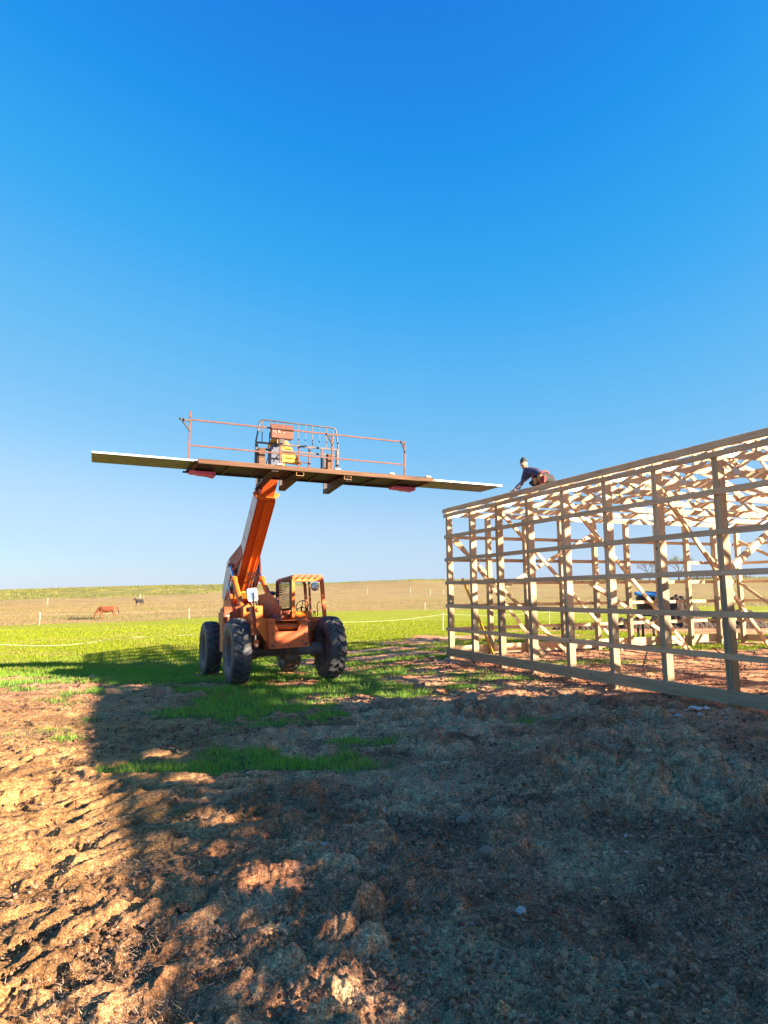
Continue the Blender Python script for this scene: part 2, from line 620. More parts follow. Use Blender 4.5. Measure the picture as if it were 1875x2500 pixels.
def grass_amt(x, y):
    n = fbm(x * 0.9, y * 0.9, 40, 4) - 0.5
    n2 = fbm(x * 3.5, y * 3.5, 44, 3) - 0.5
    yb = 15.6 + 0 * x
    yb = np.where(x > -4, 15.6 + (x + 4) * 2.2, yb)
    yb = np.where(x > 2.5, 28 + (x - 2.5) * 0.9, yb)
    yb = np.minimum(yb, 36)
    g = 1.6 * S((y - yb) / 2.2 + 0.3 + n * 1.6)
    # thin bare band at the left
    g = g - 1.3 * np.exp(-(((y - 15.4) / 0.40) ** 2)) * S((-4.5 - x) / 1.5)
    for cx, cy, rx, ry, s_ in PATCH:
        d = np.hypot((x - cx) / rx, (y - cy) / ry)
        g = np.maximum(g, s_ * 1.2 * S(1.6 - d + n * 2.4 + n2 * 0.9))
    g = g + n * 0.8 + n2 * 0.8 - 0.14
    return np.clip(g, 0, 1)


def tan_amt(x, y):
    """dry pasture beyond the mown green"""
    yb = np.interp(x, [-60, -28.7, -19.5, -7.4, 3.3, 49], [30, 50.3, 59.5, 87.0, 91.0, 93.0])
    n = fbm(x / 6.0, y / 6.0, 60, 3) - 0.5
    return S((y - yb) / 3.0 + 0.5 + n * 1.2) * (y > 10)


# ------------------------------------------------------------------ ground sheet
def build_ground():
    rs = [1.2]
    while rs[-1] < 5000:
        r = rs[-1]
        if r < 12:
            k = 0.0038
        elif r < 40:
            k = 0.0065
        elif r < 140:
            k = 0.012
        else:
            k = 0.035
        rs.append(r * (1 + k))
    rs = np.array(rs)
    fine = np.arange(-40, 40.001, 0.10)
    coarse = np.arange(41, 320, 1.5)
    az = np.radians(np.concatenate([fine, coarse]))
    nr, na = len(rs), len(az)
    A, RR = np.meshgrid(az, rs)
    x = (RR * np.sin(A)).ravel()
    y = (RR * np.cos(A)).ravel()
    r = RR.ravel()
    z = terr(x, y)
    g = grass_amt(x, y)
    t = tan_amt(x, y)
    near = S((34 - r) / 18)
    mud = (1 - g) * (1 - t) * (r < 60)
    # warp so that nothing lines up: broad, then a crumbly small one
    wx = x + 0.22 * (fbm(x * 2.2, y * 2.2, 70, 3) - 0.5) + 0.035 * (fbm(x * 19, y * 19, 71, 3) - 0.5)
    wy = y + 0.22 * (fbm(x * 2.2, y * 2.2, 75, 3) - 0.5) + 0.035 * (fbm(x * 19, y * 19, 76, 3) - 0.5)
    rough = 0.35 + 1.0 * S((fbm(x * 0.55, y * 0.55, 80, 3) - 0.38) / 0.3)
    h = 0.085 * (fbm(x * 0.6, y * 0.6, 90, 3) - 0.5)
    f1, f2, idr = worley(wx * 2.9, wy * 2.9, 100)
    big = S((1 - f1 / 0.62) / 0.5) * S((idr - 0.62) / 0.25)
    h += 0.030 * big * rough
    f1b, f2b, idb = worley(wx * 7.5, wy * 7.5, 110)
    dome = S((1 - f1b / 0.66) / 0.55) * S((idb - 0.25) / 0.5)
    h += 0.0165 * dome * rough
    f1c, f2c, idc = worley(wx * 17, wy * 17, 120)
    sm = S((1 - f1c / 0.66) / 0.6) * idc
    h += 0.0100 * sm * (0.35 + 0.65 * rough) * S((24 - r) / 10)
    f1d, _, idd = worley(wx * 41, wy * 41, 130)
    h += 0.0062 * np.clip(1 - (f1d / 0.6) ** 2, 0, 1) * idd * S((11 - r) / 6)
    tb = 0
    for o_ in range(5):
        tb = tb + 0.55 ** o_ * np.abs(vnoise(wx * 5.0 * 2 ** o_, wy * 5.0 * 2 ** o_, 140 + o_) - 0.5) * 2
    h += 0.026 * (1.0 - tb) * (0.4 + 0.6 * rough)
    h = h * (1 + 1.2 * S((x + 1.0) / 1.6) * S((13 - r) / 4))
    # tyre ruts: lug prints in rows, left foreground
    lm = S((1.0 - (x + 0.10 * y)) / 1.5) * S((11.5 - r) / 3.5)
    dirx, diry = math.sin(R(36)), math.cos(R(36))
    q = (wx * diry - wy * dirx)
    al = (wx * dirx + wy * diry)
    ph = q / 0.235 + 1.6 * (fbm(al * 0.9, q * 0.8, 150, 3) - 0.5) * 2
    tri = np.abs((ph % 1.0) - 0.5) * 2
    rid = S((tri - 0.24) / 0.22)
    brk = S((fbm(al * 2.6, q * 3.6, 155, 3) - 0.36) / 0.10)
    h += lm * (0.036 * rid * brk)
    # punched holes (boot and hoof prints)
    f1e, _, ide = worley(wx * 2.3 + 7, wy * 3.4, 170)
    h -= 0.055 * S((0.34 - f1e) / 0.12) * S((ide - 0.45) / 0.1) * (0.35 + 0.65 * lm)
    # ruts on the right, softly curved
    rm = S((x + 0.4) / 1.5) * S((12 - r) / 4)
    q2 = wx * 0.45 + wy * 0.9 + 0.25 * np.sin(wx * 1.1)
    tri2 = np.abs(((q2 / 0.36 + 0.8 * fbm(x, y, 160, 3)) % 1.0) - 0.5) * 2
    h += rm * 0.024 * S((tri2 - 0.3) / 0.4) * S((fbm(x * 1.3, y * 1.3, 165, 3) - 0.42) / 0.12)
    h = h * (0.25 + 0.75 * mud) * near + 0.05 * (fbm(x * 0.5, y * 0.5, 95, 3) - 0.5) * S((90 - r) / 50)
    z = z + h
    # -------- albedo
    def colr(*c):
        return np.array(c)[None, :]
    s1 = fbm(x * 1.3, y * 1.3, 200, 4)[:, None]
    s2 = fbm(x * 7, y * 7, 210, 4)[:, None]
    dry = S((s1 - 0.36) / 0.28)
    soil = colr(0.440, 0.185, 0.095) * (1 - dry) + colr(0.640, 0.315, 0.165) * dry
    sunlit_left = (S((-0.1 - (x + 0.12 * (y - 3))) / 1.8) * S((13.5 - y) / 4))[:, None]  # sunlit left ground gets its own soil colour; the rest is toned for shade
    soil = soil * (1 - sunlit_left * 0.8) + colr(0.400, 0.215, 0.078) * sunlit_left * 0.8
    s3 = fbm(x * 26, y * 26, 215, 3)[:, None]
    soil = soil * (0.20 + 0.85 * s2 + 0.85 * s3)
    # chalky grey patches and dark damp ones
    ch = (S((fbm(x * 2.1, y * 2.1, 220, 4) - 0.52) / 0.16) * S((fbm(x * 21, y * 21, 225, 3) - 0.50) / 0.12) * S((x + 1.5) / 2.0))[:, None]
    soil = soil * (1 - ch * 0.6) + colr(0.56, 0.36, 0.235) * ch * 0.6
    dk = S((fbm(x * 1.9, y * 1.9, 230, 4) - 0.57) / 0.1)[:, None]
    soil = soil * (1 - 0.38 * dk)
    st = S((fbm(x * 0.7, y * 5.0, 240, 3) - 0.55) / 0.12)[:, None] * (r > 9)[:, None]
    soil = soil * (1 - 0.35 * st) + colr(0.36, 0.27, 0.15) * 0.35 * st
    gcol = colr(0.085, 0.115, 0.022) * (0.75 + 0.5 * s2)
    far = S((r - 15) / 35)[:, None]
    gcol = gcol * (1 - far) + colr(0.250, 0.285, 0.006) * (0.82 + 0.36 * s2) * far
    yel = S((fbm(x * 0.22, y * 0.8, 250, 4) - 0.50) / 0.16)[:, None] * far
    gcol = gcol * (1 - yel * 0.45) + colr(0.35, 0.31, 0.05) * yel * 0.45
    tn = fbm(x * 0.10, y * 0.30, 260, 4)[:, None]
    tcol = colr(0.32, 0.225, 0.095) * (0.80 + 0.40 * tn)
    tg = S((tn - 0.5) / 0.15)
    rgt = S((x + 10) / 40)[:, None]
    tcol = tcol * (1 - tg * (0.10 + 0.35 * rgt)) + colr(0.27, 0.26, 0.07) * tg * (0.10 + 0.35 * rgt)
    # the green, weedy top of the hill
    brg = x / np.maximum(y, 1.0)
    hb0 = np.interp(brg, [-0.58, -0.36, -0.22, -0.09, 0.1, 0.6], [212, 228, 262, 330, 345, 340])
    hb = S((r - (hb0 + 26 * (fbm(x / 40, y / 40, 270, 3) - 0.5))) / 16)[:, None]
    hn = fbm(x / 5.0, y / 12.0, 280, 4)[:, None]
    hcol = colr(0.21, 0.215, 0.045) * (0.6 + 0.7 * hn) + colr(0.10, 0.06, 0.02) * S((hn - 0.5) / 0.2)
    tcol = tcol * (1 - hb * 0.85) + hcol * hb * 0.85
    gg = g[:, None]
    tt = t[:, None]
    colv = soil * (1 - gg) + gcol * gg
    colv = colv * (1 - tt) + tcol * tt
    me = bpy.data.meshes.new('ground')
    nv = nr * na
    me.vertices.add(nv + 1)
    co = np.empty((nv + 1, 3), np.float32)
    co[:nv, 0] = x
    co[:nv, 1] = y
    co[:nv, 2] = z
    co[nv] = (0, 0, 0.1)
    me.vertices.foreach_set('co', co.ravel())
    i = np.arange(nr - 1)[:, None] * na
    j = np.arange(na)[None, :]
    j2 = (j + 1) % na
    quads = np.stack([i + j, i + na + j, i + na + j2, i + j2], -1).reshape(-1, 4)
    fan = np.stack([np.full(na, nv), np.arange(na), (np.arange(na) + 1) % na], -1)
    nq = len(quads)
    loops = np.concatenate([quads.ravel(), fan.ravel()])
    me.loops.add(len(loops))
    me.loops.foreach_set('vertex_index', loops.astype(np.int32))
    me.polygons.add(nq + na)
    ls = np.concatenate([np.arange(nq) * 4, nq * 4 + np.arange(na) * 3])
    me.polygons.foreach_set('loop_start', ls.astype(np.int32))
    me.polygons.foreach_set('use_smooth', np.ones(nq + na, bool))
    me.update(calc_edges=True)
    ca = me.color_attributes.new('Albedo', 'FLOAT_COLOR', 'POINT')
    cc = np.ones((nv + 1, 4), np.float32)
    cc[:nv, :3] = np.clip(colv, 0.008, 0.66)
    ca.data.foreach_set('color', cc.ravel())
    me.materials.append(MATS['ground'])
    o = bpy.data.objects.new('ground', me)
    COL.objects.link(o)
    tag(o, kind='structure')


build_ground()


def tri_soup(name, v, cols, mat, nper, label, cat):
    """v: (n, nper, 3) triangles / quads as ONE uncountable mass"""
    n = v.shape[0]
    me = bpy.data.meshes.new(name)
    me.vertices.add(n * nper)
    me.vertices.foreach_set('co', v.reshape(-1).astype(np.float32))
    me.loops.add(n * nper)
    me.loops.foreach_set('vertex_index', np.arange(n * nper, dtype=np.int32))
    me.polygons.add(n)
    me.polygons.foreach_set('loop_start', (np.arange(n) * nper).astype(np.int32))
    me.update(calc_edges=True)
    ca = me.color_attributes.new('Albedo', 'FLOAT_COLOR', 'POINT')
    cc = np.ones((n, nper, 4), np.float32)
    cc[:, :, :3] = cols[:, None, :]
    ca.data.foreach_set('color', cc.ravel())
    me.materials.append(MATS[mat])
    o = bpy.data.objects.new(name, me)
    COL.objects.link(o)
    tag(o, label, cat, kind='stuff')
    return o


def blades(x, y, hgt, wid, lean=0.6):
    n = len(x)
    z = terr(x, y)
    a = RNG.uniform(0, 2 * np.pi, n)
    b_ = RNG.uniform(0, 2 * np.pi, n)
    ln = lean * hgt * RNG.uniform(0.1, 1.0, n)
    v = np.empty((n, 3, 3))
    v[:, 0] = np.stack([x - wid * np.cos(a), y - wid * np.sin(a), z - 0.03], 1)
    v[:, 1] = np.stack([x + wid * np.cos(a), y + wid * np.sin(a), z - 0.03], 1)
    v[:, 2] = np.stack([x + ln * np.cos(b_), y + ln * np.sin(b_), z + hgt], 1)
    return v


def scatter_view(n, r0, r1, half=36, power=1.0):
    """random points in a sector of ground in front of where the photographer stands; thins out with distance"""
    u = RNG.uniform(0, 1, n)
    rr = r0 * (r1 / r0) ** u if power == 0 else (r0 ** power + u * (r1 ** power - r0 ** power)) ** (1 / power)
    a = np.radians(RNG.uniform(-half, half, n))
    return rr * np.sin(a), rr * np.cos(a), rr


# mown and tufted grass close by and out in the field
def grass_build():
    X, Y, RR = scatter_view(1000000, 5.5, 48, 42, 0.55)
    g = grass_amt(X, Y)
    t = tan_amt(X, Y)
    keep = (RNG.uniform(0, 1, len(X)) < np.clip(g * 1.1 - 0.08, 0, 1) * (0.25 + 0.75 * (RR > 17) + 0.75 * S((fbm(X * 4, Y * 4, 345, 3) - 0.40) / 0.15))) & (t < 0.5)
    X, Y, RR, g = X[keep], Y[keep], RR[keep], g[keep]
    n = len(X)
    hgt = (0.030 + 0.050 * RNG.uniform(0, 1, n) ** 1.5) * (0.4 + 0.7 * g) * (1 - 0.25 * S((RR - 16) / 20))
    hgt *= 0.75 + 0.9 * fbm(X * 1.8, Y * 1.8, 300, 3)
    wid = 0.0022 + 0.00042 * RR
    v = blades(X, Y, hgt, wid, 0.9)
    u = RNG.uniform(0, 1, n)[:, None]
    c = np.array([[0.150, 0.330, 0.050]]) * (1 - u) + np.array([[0.300, 0.480, 0.060]]) * u
    far = S((RR - 14) / 12)[:, None]
    c = c * (1 - far) + np.array([[0.255, 0.305, 0.008]]) * (0.75 + 0.5 * u) * far
    dead = (RNG.uniform(0, 1, n) < 0.06 + 0.30 * S((fbm(X * 0.35, Y * 1.1, 350, 3) - 0.55) / 0.1))[:, None]
    c = np.where(dead, np.array([[0.36, 0.28, 0.10]]), c)
    tri_soup('grass', v, c, 'grass_blade', 3, 'short green grass growing in patches and across the field', 'grass')
    # dry pasture
    X, Y, RR = scatter_view(200000, 36, 190, 42, 0.7)
    t = tan_amt(X, Y)
    keep = t > 0.5
    X, Y, RR = X[keep], Y[keep], RR[keep]
    n = len(X)
    hgt = (0.05 + 0.12 * RNG.uniform(0, 1, n) ** 2) * (0.5 + fbm(X / 4, Y / 4, 310, 3))
    v = blades(X, Y, hgt, 0.004 + 0.0003 * RR, 1.2)
    u = RNG.uniform(0, 1, n)[:, None]
    c = np.array([[0.29, 0.20, 0.085]]) * (1 - u) + np.array([[0.38, 0.28, 0.12]]) * u
    gr = ((RNG.uniform(0, 1, n) < 0.10 + 0.22 * S((X + 5) / 35)) | (fbm(X / 10, Y / 14, 315, 3) > 0.62))[:, None]
    c = np.where(gr, np.array([[0.22, 0.22, 0.055]]), c)
    tri_soup('dry_grass', v, c, 'grass_blade', 3, 'tall dry tan pasture grass beyond the green field', 'dry grass')
    # weeds on the crest
    X, Y, RR = scatter_view(70000, 176, 440, 40, 1.0)
    keep = (fbm(X / 8, Y / 30, 320, 3) > 0.42) & (RR > np.interp(X / Y, [-0.58, -0.36, -0.22, -0.09, 0.1, 0.6], [212, 228, 262, 330, 345, 340]) + RNG.uniform(-8, 20, len(X)))
    X, Y, RR = X[keep], Y[keep], RR[keep]
    n = len(X)
    hgt = (0.12 + 0.38 * RNG.uniform(0, 1, n) ** 2)
    v = blades(X, Y, hgt, 0.20 + 0 * X, 0.7)
    u = RNG.uniform(0, 1, n)[:, None]
    c = np.array([[0.15, 0.165, 0.035]]) * (1 - u) + np.array([[0.29, 0.28, 0.06]]) * u
    c = np.where((RNG.uniform(0, 1, n) < 0.15)[:, None], np.array([[0.17, 0.12, 0.04]]), c)
    tri_soup('hill_weeds', v, c, 'grass_blade', 3, 'green and rusty weeds growing over the top of the hill', 'weeds')


grass_build()


def straw_build():
    X, Y, RR = scatter_view(330000, 2.2, 22, 40, 0.5)
    g = grass_amt(X, Y)
    keep = (g < 0.6) & (RNG.uniform(0, 1, len(X)) < 0.25 + 0.9 * S((fbm(X * 1.2, Y * 1.2, 330, 3) - 0.4) / 0.2))
    X, Y, RR = X[keep], Y[keep], RR[keep]
    n = len(X)
    a = RNG.uniform(0, np.pi, n)
    L = 0.003 + 0.022 * RNG.uniform(0, 1, n) ** 3
    w = 0.0009 + 0.00035 * RR
    z = terr(X, Y) + RNG.uniform(0.015, 0.075, n)
    t = RNG.uniform(-0.6, 0.9, n) * L
    v = np.empty((n, 3, 3))
    v[:, 0] = np.stack([X - w * np.sin(a), Y + w * np.cos(a), z], 1)
    v[:, 1] = np.stack([X + w * np.sin(a), Y - w * np.cos(a), z], 1)
    v[:, 2] = np.stack([X + 2 * L * np.cos(a), Y + 2 * L * np.sin(a), z + t], 1)
    u = RNG.uniform(0, 1, n)[:, None]
    c = np.array([[0.13, 0.085, 0.05]]) * (1 - u) + np.array([[0.66, 0.43, 0.26]]) * u ** 2
    tri_soup('straw_litter', v, c, 'straw', 3, 'broken straw and stubble scattered over the churned mud', 'straw')
    # loose clods
    n = 42000
    X, Y, RR = scatter_view(n, 2.3, 19, 38, 0.45)
    keep = (grass_amt(X, Y) < 0.45) & (RNG.uniform(0, 1, n) < 0.12 + 0.9 * S((fbm(X * 1.7, Y * 1.7, 360, 4) - 0.44) / 0.12))
    X, Y, RR = X[keep], Y[keep], RR[keep]
    n = len(X)
    ph = (1 + 5 ** 0.5) / 2
    ico = np.array([(-1, ph, 0), (1, ph, 0), (-1, -ph, 0), (1, -ph, 0), (0, -1, ph), (0, 1, ph), (0, -1, -ph), (0, 1, -ph), (ph, 0, -1), (ph, 0, 1), (-ph, 0, -1), (-ph, 0, 1)]) / 1.9
    fc = np.array([(0, 11, 5), (0, 5, 1), (0, 1, 7), (0, 7, 10), (0, 10, 11), (1, 5, 9), (5, 11, 4), (11, 10, 2), (10, 7, 6), (7, 1, 8), (3, 9, 4), (3, 4, 2), (3, 2, 6), (3, 6, 8), (3, 8, 9), (4, 9, 5), (2, 4, 11), (6, 2, 10), (8, 6, 7), (9, 8, 1)])
    sz = (0.0035 + 0.012 * RNG.uniform(0, 1, n) ** 3 + 0.010 * (RNG.uniform(0, 1, n) < 0.02)) * (1 + 0.05 * RR)
    sc = sz[:, None, None] * RNG.uniform(0.6, 1.3, (n, 1, 3)) * np.array([1.1, 1.1, 0.75])
    vv = ico[None] * sc * RNG.uniform(0.55, 1.35, (n, 12, 1))
    a = RNG.uniform(0, 6.28, n)
    ca, sa = np.cos(a)[:, None], np.sin(a)[:, None]
    vx = vv[:, :, 0] * ca - vv[:, :, 1] * sa
    vy = vv[:, :, 0] * sa + vv[:, :, 1] * ca
    vv = np.stack([vx + X[:, None], vy + Y[:, None], vv[:, :, 2] + (terr(X, Y) + 0.030 + 0.02 * S((X + 1) / 1.6) + sz * 0.3)[:, None]], 2)
    tr = vv[:, fc].reshape(-1, 3, 3)
    u = RNG.uniform(0, 1, n)[:, None]
    c = np.array([[0.10, 0.050, 0.030]]) * (1 - u) + np.array([[0.46, 0.25, 0.14]]) * u ** 1.3
    c = np.where((RNG.uniform(0, 1, n) < 0.004)[:, None], np.array([[0.42, 0.36, 0.29]]), c)
    tri_soup('clods', tr, np.repeat(c, 20, 0), 'straw', 3, 'loose crumbs and clods of earth lying on the mud', 'clods')


straw_build()


def gz(x, y):
    return float(terr(np.array([x]), np.array([y]))[0])


# ------------------------------------------------------------------ barn frame under construction
BA = 0.4036
BO = Vector((1.657, 17.884, 0))
BM = Matrix.Translation(BO) @ Matrix.Rotation(BA, 4, 'Z')
barn = empty('barn_frame', M=BM, label='unfinished pale timber barn frame of posts, girts and open roof trusses', cat='barn frame')
SP = 1.2192
NB = 25
W = 10.97
ZG = [0.76, 1.37, 1.98, 2.59, 3.20]


def bpart(mb, name, mat, bevel=0.0, **kw):
    o = mb.build(name, mat, barn, bevel=bevel)
    return o


def lam_post(h, hb, name='post', ply_axis=1):
    """three-ply laminated post, darker treated foot below hb; ply seams are real grooves"""
    mb = MB()
    for k in range(3):
        y0 = -0.114 + k * 0.038
        ins = 0.0 if k != 1 else 0.004
        if ply_axis == 1:
            lo, hi = (ins, y0 + 0.001), (0.14 - ins, y0 + 0.037)
        else:
            lo, hi = (y0 + 0.115, -0.14 + ins), (y0 + 0.151, -ins)
        hk = hb + (-0.12 + 0.12 * k)
        mb.box((lo[0], lo[1], -0.3), (hi[0], hi[1], hk), 1)
        mb.box((lo[0], lo[1], hk + 0.002), (hi[0], hi[1], h), 0)
    return mb


rp = random.Random(3)
for i in range(NB + 1):
    for side in (0, 1):
        hb = 1.95 if i == 0 else rp.uniform(1.45, 1.95)
        mb = lam_post(3.745, hb)
        o = bpart(mb, 'post', ['pine_z', 'treated_z'])
        o.location = (0.0 if side == 0 else W - 0.14, -i * SP, 0)
# gable posts, both ends
for j in range(1, 9):
    for end in (0, 1):
        mb = lam_post(3.745, rp.uniform(1.5, 2.0), ply_axis=0)
        o = bpart(mb, 'post', ['pine_z', 'treated_z'])
        o.location = (j * SP, 0 if end == 0 else -NB * SP, 0)


def nail_dots(mb, x, ylist, z, side):
    pass


# girts and skirt boards, in lengths that break over a post
def run_boards(u, out, z0, z1, mat, name, y_end, segs, th=0.038):
    for a, b_ in segs:
        mb = MB()
        # four short lengths with a millimetre or two of bow, so the board is not dead straight
        nseg = 8
        L_ = b_ - a - 0.004
        bow = rp.uniform(-0.007, 0.007)
        st_ = [(-L_ * q / nseg, bow * math.sin(math.pi * q / nseg)) for q in range(nseg + 1)]
        vs_, fs_ = [], []
        for yy, dz_ in st_:
            vs_ += [(0, yy, z0 + dz_), (th, yy, z0 + dz_), (th, yy, z1 + dz_), (0, yy, z1 + dz_)]
        for q in range(nseg):
            for e_ in range(4):
                i0, i1 = q * 4 + e_, q * 4 + (e_ + 1) % 4
                fs_.append((i0, i1, i1 + 4, i0 + 4))
        fs_ += [(0, 1, 2, 3), (nseg * 4, nseg * 4 + 1, nseg * 4 + 2, nseg * 4 + 3)]
        mb.add(vs_, fs_)
        if u < 1:
            for ip in range(0, 12):
                yp = ip * SP + 0.057
                if a + 0.03 < yp < b_ - 0.03:
                    for q in range(rp.randint(2, 4)):
                        ny = -(yp - a) + rp.uniform(-0.04, 0.04)
                        nz = rp.uniform(z0 + 0.018, z1 - 0.018)
                        mb.box((-0.0015, ny - 0.005, nz - 0.005), (0.0, ny + 0.005, nz + 0.005), 1)
        o = bpart(mb, name, [mat, 'dark_steel'])
        dz = rp.uniform(-0.004, 0.004)
        o.location = (u, -a, dz)


LEN = NB * SP + 0.114
for zi, z in enumerate(ZG):
    cuts = [-0.03, 5 * SP + 0.05, 10 * SP + 0.05, 15 * SP + 0.05, 20 * SP + 0.05, LEN] if zi % 2 == 0 else [-0.035, 3 * SP + 0.05, 8 * SP + 0.05, 13 * SP + 0.05, 18 * SP + 0.05, 22 * SP + 0.05, LEN]
    run_boards(-0.038, 1, z - 0.045, z + 0.045, 'pine_y', 'girt', LEN, list(zip(cuts[:-1], cuts[1:])))
    run_boards(W, 1, z - 0.045, z + 0.045, 'pine_y', 'girt', LEN, list(zip(cuts[:-1], cuts[1:])))
cuts = [-0.03, SP + 0.05, 7 * SP + 0.05, 13 * SP + 0.05, LEN]
run_boards(-0.040, 1, 0.075, 0.275, 'treated_y', 'skirt_board', LEN, list(zip(cuts[:-1], cuts[1:])))
run_boards(W, 1, 0.075, 0.275, 'treated_y', 'skirt_board', LEN, list(zip(cuts[:-1], cuts[1:])))
# eave header on the posts and the sub-fascia above it
cuts = [-0.06, 4 * SP + 0.2, 9 * SP + 0.05, 14 * SP + 0.05, LEN]
run_boards(-0.040, 1, 3.735, 3.825, 'pine_y', 'header', LEN, list(zip(cuts[:-1], cuts[1:])))
run_boards(W, 1, 3.735, 3.825, 'pine_y', 'header', LEN, list(zip(cuts[:-1], cuts[1:])))
cuts = [-0.03, 2 * SP + 0.05, 8 * SP + 0.05, 14 * SP + 0.05, LEN]
run_boards(-0.078, 1, 3.845, 3.950, 'pine_y', 'fascia', LEN, list(zip(cuts[:-1], cuts[1:])))
run_boards(W + 0.04, 1, 3.845, 3.950, 'pine_y', 'fascia', LEN, list(zip(cuts[:-1], cuts[1:])))
# gable girts on the far (outer) face and near gable
for end in (0, 1):
    for z in ZG:
        for a, b_ in ((0.15, 4 * SP + 0.06), (4 * SP + 0.064, 8 * SP + 0.06), (8 * SP + 0.064, W - 0.15)):
            mb = MB()
            mb.box((0, 0, z - 0.045), (b_ - a, 0.038, z + 0.045), 0)
            o = bpart(mb, 'girt', 'pine_x')
            o.location = (a, 0.002 if end == 0 else -NB * SP - 0.18, 0)
    for a, b_ in ((0.15, 5 * SP + 0.06), (5 * SP + 0.064, W - 0.15)):
        mb = MB()
        mb.box((0, 0, 0.08), (b_ - a, 0.038, 0.32), 0)
        o = bpart(mb, 'skirt_board', 'pine_x')
        o.location = (a, 0.002 if end == 0 else -NB * SP - 0.18, 0)

# ---- trusses
RISE = 1.34
HALF = W / 2
HEEL = 3.895


def roof_z(u):
    return HEEL + RISE * (1 - abs(u - HALF) / HALF)


truss_me = {}


def member(a, b_, hgt, th=0.038):
    mb = MB()
    mb.beam((a[0], 0, a[1]), (b_[0], 0, b_[1]), th, hgt, up=(0, 0, 1))
    return mb


def make_truss():
    parts = []
    parts.append(('bottom_chord', MB().box((0.0, -0.019, 3.748), (HALF - 0.002, 0.019, 3.878)), 'pine_x'))
    parts.append(('bottom_chord', MB().box((HALF + 0.002, -0.019, 3.748), (W, 0.019, 3.878)), 'pine_x'))
    sl = math.atan2(RISE, HALF)
    off = 0.045 / math.cos(sl)
    for s_ in (-1, 1):
        u0 = HALF + s_ * (HALF + 0.0)
        parts.append(('top_chord', MB().prism([(u0, HEEL + 0.0 - off), (HALF + s_ * 0.002, HEEL + RISE - off), (HALF + s_ * 0.002, HEEL + RISE + off), (u0, HEEL + off)], 1, -0.019, 0.019), 'pine_x'))
    bn = [HALF * k for k in (0.36, 0.76, 1.24, 1.64)]
    tn = [HALF * k for k in (0.22, 0.56, 1.0, 1.44, 1.78)]
    pairs = [(bn[0], tn[0]), (bn[0], tn[1]), (bn[1], tn[1]), (bn[1], tn[2]), (bn[2], tn[2]), (bn[2], tn[3]), (bn[3], tn[3]), (bn[3], tn[4])]
    for k, (ub, ut) in enumerate(pairs):
        e = 0.028 if ut > ub else -0.028
        parts.append(('web', member((ub + e * 1.4, 3.88), (ut - e * 0.6, roof_z(ut) - 0.052), 0.085), 'pine_z'))
    for uu in (HALF * 0.18, HALF * 1.82):
        parts.append(('web', member((uu, 3.88), (uu, roof_z(uu) - 0.052), 0.085), 'pine_z'))
    return parts


def plate_mb(w, h):
    """pressed toothed nail plate: a thin sheet with rows of raised slots"""
    mb = MB()
    mb.box((0, -0.0215, 0), (w, -0.0195, h))
    n = max(3, int(w / 0.026))
    for k in range(n):
        x = (k + 0.25) * w / n
        mb.box((x, -0.026, 0.006), (x + w / n * 0.45, -0.0215, h - 0.006))
    return mb


TP = make_truss()
first = []
for nm, mb, mat in TP:
    o = mb.build(nm, mat, None)
    first.append((nm, o.data))
    bpy.data.objects.remove(o)
pl = []
for (u, z, w, h) in ((0.15, 3.755, 0.38, 0.115), (W - 0.53, 3.755, 0.38, 0.115), (HALF * 0.36 - 0.09, 3.80, 0.2, 0.10), (HALF * 0.76 - 0.09, 3.80, 0.2, 0.10), (HALF * 1.24 - 0.11, 3.80, 0.2, 0.10), (HALF * 1.64 - 0.11, 3.80, 0.2, 0.10), (HALF * 0.56 - 0.08, roof_z(HALF * 0.56) - 0.09, 0.16, 0.10), (HALF * 1.44 - 0.08, roof_z(HALF * 1.44) - 0.09, 0.16, 0.10), (HALF - 0.1, HEEL + RISE - 0.12, 0.2, 0.12)):
    o = plate_mb(w, h).build('nail_plate', 'zinc_plate', None)
    pl.append((o.data, (u, 0, z)))
    bpy.data.objects.remove(o)
for i in range(NB + 1):
    T = empty('roof_truss', loc=(0, 0, 0))
    T.parent = barn
    T.location = (0, -i * SP - 0.057 + (0.0 if i % 3 else 0.008), 0)
    for nm, me in first:
        instance(me, nm, T, Matrix())
    for me, loc in pl:
        instance(me, 'nail_plate', T, Matrix.Translation(loc))

# ---- purlins on the top chords, laid flat
SL = math.atan2(RISE, HALF)
pur = None
for s_ in (-1, 1):
    for k in range(7):
        d = 0.10 + k * 0.88
        if d > HALF - 0.05:
            break
        u = d if s_ < 0 else W - d
        z = roof_z(u) + 0.045 / math.cos(SL) + 0.021
        for a, b_ in ((-0.05, 4.88 + 0.1), (4.985, 9.76 + 0.1), (9.865, 14.63 + 0.1), (14.735, 19.5 + 0.1), (19.605, 24.48), (24.485, LEN)):
            mb = MB()
            mb.box((-0.0445, -(b_ - a), -0.019), (0.0445, 0, 0.019))
            o = bpart(mb, 'purlin', 'pine_y')
            o.location = (u, -a, z)
            o.rotation_euler = (0, -SL * (1 if s_ < 0 else -1), 0)
# ties along the bottom chords
for u in (2.8, 5.5, 8.2):
    mb = MB()
    mb.box((-0.045, -LEN, 3.882), (0.045, 0, 3.918))
    o = bpart(mb, 'roof_tie', 'pine_y')
    o.location = (u, 0, 0)


# ---- diagonal braces
def brace(a, b_, w=0.038, h=0.089, up=(0, 0, 1)):
    mb = MB()
    a = Vector(a)
    b_ = Vector(b_)
    mid = Vector((0, 0, 0))
    d = b_ - a
    L = d.length
    mb.box((-w / 2, 0, -h / 2), (w / 2, L, h / 2))
    o = bpart(mb, 'brace', 'pine_y')
    o.matrix_local = Matrix.Translation(a) @ d.to_track_quat('Y', 'Z').to_matrix().to_4x4()
    return o


